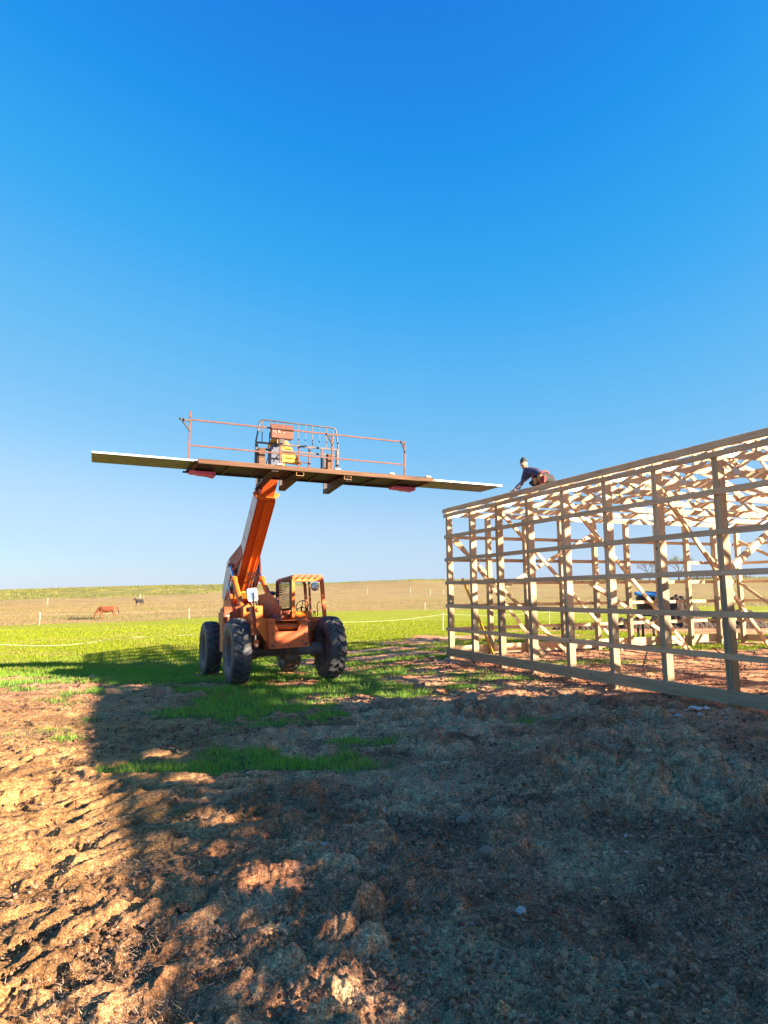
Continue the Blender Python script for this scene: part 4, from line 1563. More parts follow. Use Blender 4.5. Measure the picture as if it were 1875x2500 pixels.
# --- mirror
mr = tp(MB().tube([(-0.735, -0.50, 1.48), (-0.738, -0.545, 1.60), (-0.745, -0.55, 1.74)], 0.013, 8), 'mirror', 'carriage_steel', smooth=True, bevel=0)
ms = MB()
hw, hh, rr = 0.098, 0.125, 0.035
poly = []
for cxm, czm, a0 in ((hw - rr, hh - rr, 0), (-hw + rr, hh - rr, 90), (-hw + rr, -hh + rr, 180), (hw - rr, -hh + rr, 270)):
    for q in range(5):
        a = R(a0 + q * 22.5)
        poly.append((cxm + rr * math.cos(a), czm + rr * math.sin(a)))
Mm = Matrix.Translation((-0.765, -0.52, 1.70)) @ Matrix.Rotation(R(-6), 4, 'Y') @ Matrix.Rotation(R(-5), 4, 'X')
ms.prism(poly, 1, 0.0, 0.02, 0, Mm)
tp(ms, 'mirror_shell', 'mirror_shell', mr, bevel=0.004)
ms2 = MB()
ms2.prism([(a * 0.72, b_ * 0.76) for a, b_ in poly], 1, -0.004, -0.001, 0, Mm)
tp(ms2, 'mirror_face', 'mirror_glass', mr, bevel=0)

# --- boom
bp0 = Vector((-0.175, 3.9, 1.62))
ang = math.atan(0.735)
bd = Vector((0, -math.cos(ang), math.sin(ang)))
bu = Vector((0, math.sin(ang), math.cos(ang)))
BMx = Matrix((Vector((1, 0, 0)), bd, bu)).transposed().to_4x4()
BMx.translation = bp0
# box sections are open channels below so that the ribs and hoses show
def hollow(w0, w1, h0, h1, y0, y1, t, mb):
    mb.box((w0, y0, h0), (w0 + t, y1, h1), 0)
    mb.box((w1 - t, y0, h0), (w1, y1, h1), 0)
    mb.box((w0 + t, y0, h1 - t), (w1 - t, y1, h1), 0)
    mb.box((w0 + t, y0, h0 + 0.02), (w1 - t, y1, h0 + 0.02 + t), 1)


mb = MB(BMx)
hollow(-0.215, 0.175, -0.20, 0.20, -0.25, 3.9, 0.016, mb)
boom = tp(mb, 'boom', ['orange_shaded', 'orange_paint'], bevel=0.0)
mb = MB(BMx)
mb.box((-0.222, -0.1, -0.195), (-0.2165, 3.88, 0.197))  # pale skin that paints the sky's reflection on the boom side
tp(mb, 'boom_sky_sheen', 'light_panel', boom, bevel=0)
mb = MB(BMx)
mb.box((-0.04, 0.9, -0.235), (0.0, 3.86, -0.202))
mb.box((0.10, 0.9, -0.228), (0.125, 3.86, -0.202))
mb.box((0.158, 0.9, -0.222), (0.1745, 3.86, -0.202))
tp(mb, 'boom_rib', 'orange_lit', boom, bevel=0)
mb = MB(BMx)
mb.box((-0.038 + 0.04, 1.0, -0.206), (0.172, 3.86, -0.183))
tp(mb, 'boom_cover', 'orange_lit', boom, bevel=0)
def hexa(q0, q1, mb, mi=0):
    """solid between two rectangles (y, x0, x1, z0, z1)"""
    v_ = []
    for (y_, x0_, x1_, z0_, z1_) in (q0, q1):
        v_ += [(x0_, y_, z0_), (x1_, y_, z0_), (x1_, y_, z1_), (x0_, y_, z1_)]
    mb.add(v_, [(0, 1, 2, 3), (4, 5, 6, 7), (0, 1, 5, 4), (1, 2, 6, 5), (2, 3, 7, 6), (3, 0, 4, 7)], mi)


mb = MB(BMx)
for sx in (-1, 1):
    xo = 0.355 * sx - 0.02
    xi = 0.325 * sx - 0.02
    xb = 0.20 * sx - 0.02
    # outer cheek plate, then the flare that brings it in to the boom width
    mb.prism([(1.50, 0.30), (1.27, 0.40), (0.49, 0.29), (0.25, 0.10), (0.50, -0.18), (1.50, -0.15)], 0, min(xi, xo), max(xi, xo))
    lo_, hi_ = min(xo, xi), max(xo, xi)
    b0_, b1_ = (xb - 0.002, xb + 0.028) if sx < 0 else (xb - 0.028, xb + 0.002)
    hexa((1.502, lo_, hi_, -0.15, 0.30), (2.15, b0_, b1_, -0.17, 0.17), mb)
tp(mb, 'boom_cheek', 'orange_shaded', boom, bevel=0)
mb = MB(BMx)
mb.prism([(1.48, 0.29), (1.27, 0.385), (0.50, 0.275), (0.28, 0.10), (0.51, -0.16), (1.48, -0.13)], 0, -0.379, -0.3755)  # sky reflection on the left cheek, put in as a pale skin
tp(mb, 'cheek_sky_sheen', 'light_panel', boom, bevel=0)
mb = MB(BMx)
mb.box((-0.34, 1.30, -0.10), (0.30, 1.36, 0.10))
mb.box((-0.34, 0.62, -0.10), (0.30, 0.67, 0.10))
tp(mb, 'cheek_web', 'orange_shaded', boom, bevel=0)
# pale dashes: worn curved brand strokes on the boom side
mb = MB(BMx)
for k in range(4):
    yc = 0.75 + k * 0.82
    for q in range(6):
        a0 = R(-60 + q * 20)
        a1 = R(-60 + (q + 1) * 20)
        r0 = 0.10
        pa = (-0.2235, yc + r0 * math.cos(a0), r0 * 0.9 * math.sin(a0))
        pb = (-0.2235, yc + r0 * math.cos(a1), r0 * 0.9 * math.sin(a1))
        mb.add([pa, pb, (pb[0], pb[1] + 0.03, pb[2]), (pa[0], pa[1] + 0.03, pa[2])], [(0, 1, 2, 3)])
tp(mb, 'side_mark', 'dark_steel', boom, bevel=0)
# inner section and head
mb = MB(BMx)
mb.box((-0.17, 3.902, -0.15), (0.13, 4.55, 0.15))
tp(mb, 'inner_boom', 'orange_paint', boom, bevel=0.008)
mb = MB(BMx)
mb.prism([(-0.31, -0.02), (-0.26, -0.14), (-0.10, -0.2), (0.10, -0.2), (0.24, -0.12), (0.28, -0.03), (0.2, 0.02), (-0.25, 0.02)], 1, 3.905, 3.96)
mb.v = mb.v  # collar under the head
tp(mb, 'head_collar', 'orange_lit', boom, bevel=0.01)
# head block above the deck (platform frame coordinates)
hd = MB()
hd.prism([(3.42, 0.30), (3.73, 0.30), (3.72, 0.80), (3.66, 0.90), (3.46, 0.90), (3.40, 0.78)], 1, 1.22, 1.5)
tp(hd, 'boom_head', 'yellow_paint', boom, world_frame=PM, bevel=0.01)
hd = MB()
for k in range(5):
    x1 = 3.76 + 0.07 * k
    z1 = 0.80 - 0.095 * k
    hd.prism([(3.70, z1 - 0.02), (x1 + 0.06, z1 - 0.045), (x1, z1 + 0.04), (3.70, z1 + 0.05)], 1, 1.20 + 0.01 * k, 1.40)
tp(hd, 'head_rib', 'yellow_paint', boom, world_frame=PM, bevel=0.004)
hd = MB()
hd.prism([(3.26, 0.12), (3.66, 0.12), (3.62, 0.72), (3.42, 0.74)], 1, 1.12, 1.215)
tp(hd, 'head_guard', 'guard_shaded', boom, world_frame=PM, bevel=0.004)
mb = MB()
mb.beam((3.46, 1.10, 0.36), (3.62, 1.10, 0.58), 0.012, 0.015)
tp(mb, 'hose_clip', 'dark_steel', boom, world_frame=PM, bevel=0)
# hoses at the boom foot
for k in range(4):
    mb = MB()
    x_ = -0.20 + 0.07 * k
    mb.tube([(x_, 2.55, 2.45), (x_ + 0.03, 2.35, 2.25), (x_ - 0.03, 2.5, 1.95), (x_ + 0.02, 2.2, 1.6), (x_, 2.4, 1.3)], 0.014, 6)
    tp(mb, 'hose', 'hose_black', boom, smooth=True, bevel=0)
mb = MB(BMx)
mb.box((-0.20, 0.62, -0.245), (0.16, 0.88, -0.19))
tp(mb, 'boom_yoke', 'yellow_paint', boom, bevel=0.01)
mb = MB()
for x_ in (-0.1, 0.06):
    mb.tube([(x_, 1.2, 1.21), (x_, 0.9, 1.30), (x_ + 0.01, 0.62, 1.34), (x_, 0.52, 1.22)], 0.016, 6)
tp(mb, 'hose', 'hose_black', smooth=True, bevel=0)
mb = MB()
for k in range(5):
    mb.tube([(0.10 + 0.03 * k, 1.9, 1.50), (0.16 + 0.03 * k, 1.7, 1.64 + 0.02 * k), (0.20 + 0.015 * k, 1.45, 1.55), (0.16 + 0.02 * k, 1.2, 1.40)], 0.012, 6)
tp(mb, 'hose', 'hose_black', smooth=True, bevel=0)

# --- lift cylinders and tilt cylinder
for x_, d_ in ((-0.585, (2.56, 2.55)), (0.115, (2.92, 2.58))):
    top = Vector((x_, d_[0], d_[1]))
    bot = Vector((x_, 1.22, 1.48))
    dv = (top - bot)
    m1 = bot + dv * 0.66
    cy = tp(MB().tube([bot, m1], 0.062, 16), 'lift_cylinder', 'orange_lit', smooth=True, bevel=0)
    tp(MB().tube([m1 - dv * 0.02, m1 + dv * 0.015], 0.078, 16), 'cylinder_gland', 'orange_lit', cy, smooth=True, bevel=0)
    tp(MB().tube([m1, top], 0.032, 12), 'cylinder_rod', 'chrome', cy, smooth=True, bevel=0)
    tp(MB().tube([top - Vector((0.05, 0, 0)), top + Vector((0.05, 0, 0))], 0.05, 12), 'rod_eye', 'orange_shaded', cy, smooth=True, bevel=0)
    tp(MB().tube([bot - Vector((0.07, 0, 0)), bot + Vector((0.07, 0, 0))], 0.07, 12), 'base_eye', 'orange_lit', cy, smooth=True, bevel=0)
cy = tp(MB().tube([(-0.62, 1.95, 1.42), (-0.62, 2.35, 1.84)], 0.045, 12), 'tilt_cylinder', 'orange_paint', smooth=True, bevel=0)
tp(MB().tube([(-0.62, 2.35, 1.84), (-0.62, 2.6, 2.10)], 0.022, 10), 'cylinder_rod', 'chrome', cy, smooth=True, bevel=0)
tp(MB().tube([(-0.56, 1.9, 1.42), (-0.54, 2.2, 1.66), (-0.6, 2.3, 1.5), (-0.52, 2.0, 1.36)], 0.014, 6), 'hose', 'hose_black', cy, smooth=True, bevel=0)

# --- fork carriage with its load backrest (platform frame coordinates)
cg = MB()
YC = 1.20
cg.beam((3.09, YC, 0.752), (4.905, YC, 0.752), 0.03, 0.035)
cg_o = tp(cg, 'fork_carriage', 'carriage_steel', world_frame=PM, bevel=0)


def cpt(mb, name, mat='carriage_steel', smooth=False):
    return tp(mb, name, mat, cg_o, smooth=smooth, bevel=0, world_frame=PM)


cpt(MB().tube([(3.085, YC, 0.76), (3.13, YC, 1.02), (3.155, YC, 1.17), (3.18, YC, 1.22), (3.23, YC, 1.245), (4.78, YC, 1.235), (4.83, YC, 1.21), (4.855, YC, 1.15), (4.87, YC, 1.02), (4.905, YC, 0.76)], 0.017, 8), 'backrest_frame', smooth=True)
for k in range(11):
    x_ = 3.215 + 0.157 * k
    cpt(MB().box((x_ - 0.008, YC - 0.008, 0.77), (x_ + 0.008, YC + 0.008, 1.232)), 'backrest_bar')
cpt(MB().box((3.10, YC - 0.015, 0.600), (4.90, YC + 0.015, 0.635)), 'lower_bar')
cpt(MB().box((3.10, YC - 0.03, 0.10), (4.90, YC + 0.03, 0.18)), 'lower_bar')
for x_ in (3.075, 4.86):
    cpt(MB().box((x_, YC - 0.04, 0.05), (x_ + 0.05, YC + 0.04, 0.745)), 'side_plate')
for x_ in (4.02, 4.25, 4.53):
    cpt(MB().box((x_ - 0.018, YC - 0.02, 0.19), (x_ + 0.018, YC + 0.02, 0.735)), 'upright', 'rusty_steel')
for x0 in (3.13, 4.61):
    cpt(MB().box((x0, YC - 0.16, 0.13), (x0 + 0.125, YC - 0.045, 0.46)), 'timber_packing', 'platform_timber')
    cpt(MB().box((x0, YC - 0.16, 0.475), (x0 + 0.125, YC - 0.045, 0.61)), 'timber_packing', 'platform_timber')
cpt(MB().tube([(3.95, YC, 0.42), (4.25, YC, 0.40)], 0.012, 6), 'tie_bar', 'rusty_steel')
for x0 in (3.14, 3.63, 4.61):
    fk = MB()
    fk.prism([(-0.055 if x0 < 3.5 else 0.0, -0.075 if x0 < 3.5 else -0.085), (1.26, -0.17), (1.26, 0.5), (1.20, 0.5), (1.20, -0.055 if x0 < 3.5 else -0.13), (0.0, -0.055 if x0 < 3.5 else -0.075)][:0] or [(-0.055, -0.075), (1.28, -0.19), (1.28, -0.128), (-0.055, -0.052)], 0, x0, x0 + 0.13)
    if x0 > 3.5:
        fk = MB()
        fk.prism([(0.02, -0.20), (1.28, -0.24), (1.28, -0.128), (0.02, -0.128)], 0, x0, x0 + 0.13)
        fk = MB()
        fk.prism([(0.30, -0.145), (1.28, -0.22), (1.28, -0.128), (0.30, -0.128)], 0, x0, x0 + 0.13)
    cpt(fk, 'fork', 'dark_steel')
    cpt(MB().box((x0, 1.285, -0.22), (x0 + 0.13, 1.33, 0.55)), 'fork_heel', 'dark_steel')


# ------------------------------------------------------------------ skinned figures
def skin_mesh(name, verts, edges, radii, root=0, subdiv=2):
    me = bpy.data.meshes.new(name + '_skeleton')
    me.from_pydata(verts, edges, [])
    o = bpy.data.objects.new(name + '_skeleton', me)
    COL.objects.link(o)
    md = o.modifiers.new('skin', 'SKIN')
    md.use_smooth_shade = True
    sv = me.skin_vertices[0].data
    for i, r_ in enumerate(radii):
        if isinstance(r_, (int, float)):
            r_ = (r_, r_)
        sv[i].radius = r_
        sv[i].use_root = (i == root)
    sd = o.modifiers.new('sub', 'SUBSURF')
    sd.levels = subdiv
    sd.render_levels = subdiv
    dg = bpy.context.evaluated_depsgraph_get()
    ev = o.evaluated_get(dg)
    out = bpy.data.meshes.new_from_object(ev)
    out.name = name
    bpy.data.objects.remove(o)
    return out


def assign_by_bone(me, verts, edges, edge_mat, mats):
    for mn in mats:
        me.materials.append(MATS[mn])
    P = [Vector(v) for v in verts]
    for poly in me.polygons:
        c = poly.center
        best, bi = 1e9, 0
        for ei, (a, b_) in enumerate(edges):
            ab = P[b_] - P[a]
            t_ = max(0, min(1, (c - P[a]).dot(ab) / max(ab.length_squared, 1e-9)))
            d = (P[a] + ab * t_ - c).length
            if d < best:
                best, bi = d, ei
        poly.material_index = edge_mat[bi]
        poly.use_smooth = True


# the worker on the eave, in barn coordinates (u, y, z): kneeling on the purlins, both hands on the fascia
def build_person():
    V = []
    E_ = []
    Rd = []
    EM = []

    def v(p, r_):
        V.append(p)
        Rd.append(r_)
        return len(V) - 1

    def e(a, b_, m_):
        E_.append((a, b_))
        EM.append(m_)
    SKIN, SHIRT, SLV, TRO, RED = 0, 1, 2, 3, 4
    pel = v((0.32, -4.02, 4.175), (0.150, 0.145))
    wst = v((0.29, -3.92, 4.255), (0.140, 0.125))
    chs = v((0.25, -3.76, 4.345), (0.155, 0.135))
    up = v((0.23, -3.64, 4.405), (0.135, 0.115))
    nk = v((0.19, -3.55, 4.450), (0.052, 0.052))
    hd_ = v((0.15, -3.49, 4.50), (0.062, 0.062))
    e(pel, wst, TRO)
    e(wst, chs, SHIRT)
    e(chs, up, SHIRT)
    e(up, nk, SHIRT)
    e(nk, hd_, SKIN)
    # near arm (towards the camera)
    s1 = v((0.08, -3.62, 4.385), (0.068, 0.068))
    el1 = v((0.02, -3.60, 4.20), (0.050, 0.050))
    w1 = v((0.015, -3.52, 4.055), (0.034, 0.034))
    e(up, s1, SHIRT)
    e(s1, el1, SHIRT)
    e(el1, w1, SLV)
    # far arm
    s2 = v((0.34, -3.52, 4.385), (0.066, 0.066))
    el2 = v((0.22, -3.36, 4.22), (0.048, 0.048))
    w2 = v((0.05, -3.24, 4.055), (0.032, 0.034))
    e(up, s2, SHIRT)
    e(s2, el2, SHIRT)
    e(el2, w2, SLV)
    # legs folded
    for du, dy in ((-0.13, 0.0), (0.14, 0.10)):
        h = v((0.32 + du * 0.9, -4.02, 4.150), (0.110, 0.105))
        k_ = v((0.28 + du * 1.1, -3.70 + dy, 4.085 + 0.03 * (dy > 0)), (0.080, 0.080))
        a_ = v((0.32 + du * 1.2, -4.02, 4.035 + 0.03 * (dy > 0)), (0.052, 0.052))
        f_ = v((0.32 + du * 1.2, -4.16, 4.02 + 0.03 * (dy > 0)), (0.045, 0.038))
        e(pel, h, TRO)
        e(h, k_, TRO)
        e(k_, a_, TRO)
        e(a_, f_, TRO)
    me = skin_mesh('body', V, E_, Rd, root=0, subdiv=2)
    assign_by_bone(me, V, E_, EM, ['skin', 'shirt_navy', 'sleeve_grey', 'trousers_dark', 'belt_red'])
    root_loc = BM @ Vector((0.3, -4.0, 4.03))
    per = empty('person', M=Matrix.Translation(root_loc) @ Matrix.Rotation(BA, 4, 'Z'), label='worker in navy top, dark beanie and red tool belt kneeling on the barn eave', cat='person')
    off = Matrix.Translation((-0.3, 4.0, -4.03))

    def put(me_or_mb, name, mats=None, smooth=True, sub=0):
        if isinstance(me_or_mb, MB):
            o = me_or_mb.build(name, mats, per, smooth=smooth, tf=off)
        else:
            o = bpy.data.objects.new(name, me_or_mb)
            COL.objects.link(o)
            o.parent = per
            me_or_mb.transform(off)
        return o
    put(me, 'body')
    # head: an ovoid with brow, nose, chin, ears, turned to the camera
    fwd = Vector((-0.80, 0.25, -0.10)).normalized()      # face direction in barn axes, towards the camera
    # camera in barn coordinates
    camb = BM.inverted() @ Vector((0, 0, CAMZ))
    hc = Vector((0.145, -3.475, 4.575))
    fwd = (camb - hc)
    fwd.z = 0
    fwd.normalize()
    fwd = (fwd * 0.93 + Vector((0, 1, 0)) * 0.30).normalized()
    upv = Vector((0.02, 0.16, 1)).normalized()
    side = fwd.cross(upv).normalized()
    upv = side.cross(fwd).normalized()
    HM = Matrix((side, fwd, upv)).transposed().to_4x4()
    HM.translation = hc
    mb = MB(HM)
    nu, nvv = 24, 18
    vs = []
    for i in range(nvv + 1):
        th = math.pi * i / nvv
        for j in range(nu):
            ph_ = 2 * math.pi * j / nu
            x_ = math.sin(th) * math.cos(ph_)
            y_ = math.sin(th) * math.sin(ph_)
            z_ = math.cos(th)
            sx, sy, sz = 0.074, 0.092, 0.112
            # narrow jaw
            jaw = max(0, -z_)
            sx *= 1 - 0.30 * jaw ** 1.3
            px, py, pz = x_ * sx, y_ * sy + (0.012 * jaw if y_ > 0 else 0.02 * jaw), z_ * sz
            # nose
            if y_ > 0.6:
                py += 0.024 * math.exp(-((px / 0.011) ** 2)) * math.exp(-(((pz + 0.016) / 0.018) ** 2))
                py += 0.006 * math.exp(-(((pz - 0.026) / 0.012) ** 2))
                py -= 0.008 * math.exp(-(((abs(px) - 0.028) / 0.013) ** 2)) * math.exp(-(((pz - 0.006) / 0.012) ** 2))
                py += 0.006 * math.exp(-((px / 0.02) ** 2)) * math.exp(-(((pz + 0.085) / 0.014) ** 2))
            vs.append((px, py, pz))
    fs = []
    for i in range(nvv):
        for j in range(nu):
            a = i * nu + j
            b_ = i * nu + (j + 1) % nu
            fs.append((a, b_, b_ + nu, a + nu))
    mb.add(vs, fs)
    for sx in (-1, 1):
        mb.lathe([(0.0, -0.008), (0.016, -0.006), (0.02, 0.0), (0.014, 0.006), (0, 0.008)], 10, 0, Matrix.Translation((sx * 0.076, -0.005, -0.005)) @ Matrix.Rotation(R(90), 4, 'Y') @ Matrix.Diagonal((1.5, 1, 1, 1)))
    put(mb, 'head', 'skin')
    ey = MB(HM)
    for sx in (-1, 1):
        ey.lathe([(0.0, -0.007), (0.007, -0.004), (0.008, 0), (0.005, 0.005), (0, 0.006)], 8, 0, Matrix.Translation((sx * 0.029, 0.079, 0.006)))
        ey.box((sx * 0.029 - 0.014, 0.080, 0.020), (sx * 0.029 + 0.014, 0.088, 0.024))
    put(ey, 'eyes', 'eye_dark')
    li = MB(HM)
    li.tube([(-0.024, 0.083, -0.046), (-0.010, 0.094, -0.052), (0.010, 0.094, -0.052), (0.024, 0.083, -0.046)], 0.005, 6)
    put(li, 'mouth', 'lip_red')
    # beanie: rolled cuff and a soft peak
    bn_ = MB(HM @ Matrix.Translation((0, -0.010, 0.024)) @ Matrix.Rotation(R(10), 4, 'X'))
    bn_.lathe([(0.078, -0.005), (0.088, 0.0), (0.090, 0.022), (0.084, 0.034), (0.080, 0.06), (0.066, 0.095), (0.042, 0.125), (0.018, 0.14), (0.0, 0.143)], 22, 0, Matrix.Diagonal((0.97, 1.16, 1.0, 1)))
    put(bn_, 'beanie', 'beanie_grey')
    hr = MB(HM)
    hr.tube([(0.035, -0.06, -0.0), (0.055, -0.10, -0.05), (0.03, -0.13, -0.12)], [0.03, 0.032, 0.012], 8)
    put(hr, 'hair', 'hair_brown')
    # hands: palm plus five separate bent fingers each
    for (wx, wy, wz), sgn in (((0.015, -3.52, 4.05), -1), ((0.05, -3.24, 4.05), 1)):
        hv = [(wx, wy, wz), (wx - 0.005, wy + 0.035, wz - 0.028), (wx - 0.012, wy + 0.075, wz - 0.042)]
        he = [(0, 1), (1, 2)]
        hr_ = [0.024, (0.034, 0.016), (0.036, 0.014)]
        for q, (ox, L_) in enumerate(((-0.030, 0.052), (-0.011, 0.062), (0.009, 0.058), (0.028, 0.046))):
            b0 = len(hv)
            hv += [(wx - 0.012 + ox, wy + 0.085, wz - 0.042), (wx - 0.014 + ox * 1.15, wy + 0.085 + L_ * 0.55, wz - 0.040), (wx - 0.018 + ox * 1.2, wy + 0.085 + L_, wz - 0.052)]
            he += [(2, b0), (b0, b0 + 1), (b0 + 1, b0 + 2)]
            hr_ += [0.0095, 0.0088, 0.0075]
        b0 = len(hv)
        hv += [(wx + sgn * 0.036, wy + 0.045, wz - 0.036), (wx + sgn * 0.055, wy + 0.072, wz - 0.044), (wx + sgn * 0.055, wy + 0.098, wz - 0.046)]
        he += [(1, b0), (b0, b0 + 1), (b0 + 1, b0 + 2)]
        hr_ += [0.012, 0.0105, 0.009]
        hme = skin_mesh('hand', hv, he, hr_, root=0, subdiv=1)
        hme.materials.append(MATS['skin'])
        put(hme, 'hand')
    # tool belt
    pts = []
    bc = Vector((0.305, -3.965, 4.225))
    axd = Vector((-0.03, 0.16, 0.09)).normalized()
    x1 = axd.cross(Vector((0, 0, 1))).normalized()
    x2 = axd.cross(x1).normalized()
    for k in range(21):
        a = 2 * math.pi * k / 20
        pts.append(bc + x1 * 0.150 * math.cos(a) + x2 * 0.118 * math.sin(a))
    tb = MB()
    tb.tube(pts, 0.024, 8)
    put(tb, 'tool_belt', 'belt_red')
    for (px, py, pz, s1_, mt) in ((0.12, -3.93, 4.12, 0.065, 'belt_tan'), (0.13, -4.06, 4.17, 0.055, 'belt_tan'), (0.16, -4.16, 4.13, 0.06, 'belt_red'), (0.12, -3.84, 4.19, 0.04, 'belt_red'), (0.13, -4.10, 4.06, 0.06, 'belt_red')):
        pm = MB()
        pm.prism([(py - s1_, pz + 0.06), (py + s1_, pz + 0.07), (py + s1_ * 0.75, pz - 0.08), (py - s1_ * 0.6, pz - 0.085)], 0, px - 0.03, px + 0.03)
        o = put(pm, 'belt_pouch', mt, smooth=False)
        md = o.modifiers.new('b', 'BEVEL')
        md.width = 0.012
        md.segments = 2


build_person()


# ------------------------------------------------------------------ horses
def fused(name, mb, voxel, it=6):
    """one continuous skin round overlapping tapered volumes"""
    o = mb.build(name + '_rough', 'skin', None)
    o.data.materials.clear()
    r = o.modifiers.new('r', 'REMESH')
    r.mode = 'VOXEL'
    r.voxel_size = voxel
    sm_ = o.modifiers.new('s', 'SMOOTH')
    sm_.iterations = it
    sm_.factor = 0.5
    dg = bpy.context.evaluated_depsgraph_get()
    me = bpy.data.meshes.new_from_object(o.evaluated_get(dg))
    me.name = name
    bpy.data.objects.remove(o)
    return me


def ell_tube(mb, pts, n=14):
    """tube through (point, half width sideways, half depth) with flattened sections"""
    P = [Vector(p[0]) for p in pts]
    vs = []
    for i, p in enumerate(P):
        d = (P[min(i + 1, len(P) - 1)] - P[max(i - 1, 0)]).normalized()
        sd = Vector((0, 1, 0))
        sd = (sd - d * sd.dot(d)).normalized()
        uu = sd.cross(d)
        for k in range(n):
            a_ = 2 * math.pi * k / n
            vs.append(p + sd * math.cos(a_) * pts[i][1] + uu * math.sin(a_) * pts[i][2])
    fs = []
    for i in range(len(P) - 1):
        for k in range(n):
            a_, b_ = i * n + k, i * n + (k + 1) % n
            fs.append((a_, b_, b_ + n, a_ + n))
    fs += [tuple(reversed(range(n))), tuple((len(P) - 1) * n + k for k in range(n))]
    mb.add(vs, fs)


def build_horse(name, loc, rot, grazing, mats, label, scale=1.0):
    mb = MB()
    # trunk: rump, flank, barrel, deep chest, shoulder
    ell_tube(mb, [((-0.98, 0, 1.16), 0.06, 0.08), ((-0.92, 0, 1.17), 0.17, 0.19), ((-0.76, 0, 1.18), 0.25, 0.27), ((-0.52, 0, 1.17), 0.28, 0.30), ((-0.28, 0, 1.12), 0.27, 0.30),
                  ((0.0, 0, 1.08), 0.29, 0.33), ((0.28, 0, 1.08), 0.28, 0.33), ((0.50, 0, 1.13), 0.24, 0.32), ((0.68, 0, 1.15), 0.18, 0.24), ((0.78, 0, 1.13), 0.08, 0.12)])
    if grazing:
        ell_tube(mb, [((0.50, 0, 1.26), 0.13, 0.20), ((0.74, 0, 1.16), 0.12, 0.22), ((0.94, 0, 0.92), 0.09, 0.16), ((1.10, 0, 0.66), 0.075, 0.125), ((1.20, 0, 0.46), 0.065, 0.10)])
        ell_tube(mb, [((1.13, 0, 0.52), 0.05, 0.06), ((1.20, 0, 0.42), 0.085, 0.115), ((1.27, 0, 0.28), 0.075, 0.095), ((1.31, 0, 0.14), 0.055, 0.062), ((1.33, 0, 0.05), 0.045, 0.05), ((1.33, 0, 0.02), 0.02, 0.02)])
        ears = ((1.13, 0.055, 0.56), (1.13, -0.055, 0.56))
    else:
        ell_tube(mb, [((0.48, 0, 1.24), 0.13, 0.20), ((0.72, 0, 1.30), 0.12, 0.22), ((0.92, 0, 1.42), 0.09, 0.16), ((1.08, 0, 1.50), 0.07, 0.11)])
        ell_tube(mb, [((1.02, 0, 1.56), 0.05, 0.06), ((1.12, 0, 1.48), 0.085, 0.115), ((1.26, 0, 1.34), 0.072, 0.09), ((1.38, 0, 1.20), 0.055, 0.06), ((1.45, 0, 1.12), 0.03, 0.03)])
        ears = ((1.05, 0.055, 1.58), (1.05, -0.055, 1.58))
    for sy, dx in ((1, 0.14), (-1, -0.10)):       # front legs: elbow, knee (wrist), fetlock, hoof
        ell_tube(mb, [((0.52, sy * 0.12, 1.05), 0.09, 0.16), ((0.55, sy * 0.15, 0.84), 0.075, 0.10), ((0.56 + dx * 0.6, sy * 0.15, 0.62), 0.052, 0.060), ((0.57 + dx, sy * 0.15, 0.46), 0.050, 0.055), ((0.56 + dx, sy * 0.15, 0.38), 0.036, 0.038),
                      ((0.55 + dx * 1.1, sy * 0.15, 0.17), 0.033, 0.036), ((0.57 + dx * 1.1, sy * 0.15, 0.10), 0.040, 0.042), ((0.61 + dx * 1.1, sy * 0.15, 0.04), 0.052, 0.052), ((0.62 + dx * 1.1, sy * 0.15, 0.0), 0.055, 0.056)], 10)
    for sy, dx in ((1, -0.14), (-1, 0.12)):       # hind legs: stifle forward and high, hock back, shank upright
        ell_tube(mb, [((-0.70, sy * 0.11, 1.10), 0.14, 0.22), ((-0.66, sy * 0.15, 0.90), 0.11, 0.17), ((-0.64 + dx * 0.4, sy * 0.16, 0.74), 0.08, 0.11), ((-0.74 + dx * 0.8, sy * 0.16, 0.60), 0.052, 0.066), ((-0.82 + dx, sy * 0.16, 0.50), 0.046, 0.058),
                      ((-0.79 + dx, sy * 0.16, 0.40), 0.037, 0.042), ((-0.76 + dx, sy * 0.16, 0.18), 0.035, 0.038), ((-0.74 + dx, sy * 0.16, 0.11), 0.042, 0.044), ((-0.70 + dx, sy * 0.16, 0.04), 0.052, 0.052), ((-0.69 + dx, sy * 0.16, 0.0), 0.055, 0.056)], 10)
    me = fused('body', mb, 0.028, 5)
    me.materials.append(MATS[mats[0]])
    M = Matrix.Translation(loc) @ Matrix.Rotation(rot, 4, 'Z') @ Matrix.Scale(scale, 4)
    h = empty(name, M=M, label=label, cat='horse')
    o = bpy.data.objects.new('body', me)
    COL.objects.link(o)
    o.parent = h
    for p in me.polygons:
        p.use_smooth = True
    tl = MB()
    tl.tube([(-0.90, 0, 1.30), (-1.03, 0, 1.26), (-1.12, 0, 1.05), (-1.20, 0.02, 0.80), (-1.24, 0.02, 0.50)], [0.045, 0.05, 0.06, 0.075, 0.02], 8)
    tl.build('tail', mats[1], h, smooth=True)
    mn = MB()
    if grazing:
        mn.tube([(0.52, 0.03, 1.44), (0.80, 0.03, 1.30), (1.03, 0.03, 1.00), (1.17, 0.03, 0.72), (1.22, 0.02, 0.55)], [0.02, 0.045, 0.05, 0.04, 0.02], 6)
    else:
        mn.tube([(0.50, 0.02, 1.42), (0.72, 0.02, 1.50), (0.92, 0.02, 1.57), (1.06, 0.02, 1.60)], [0.02, 0.045, 0.05, 0.02], 6)
    mn.build('mane', mats[1], h, smooth=True)
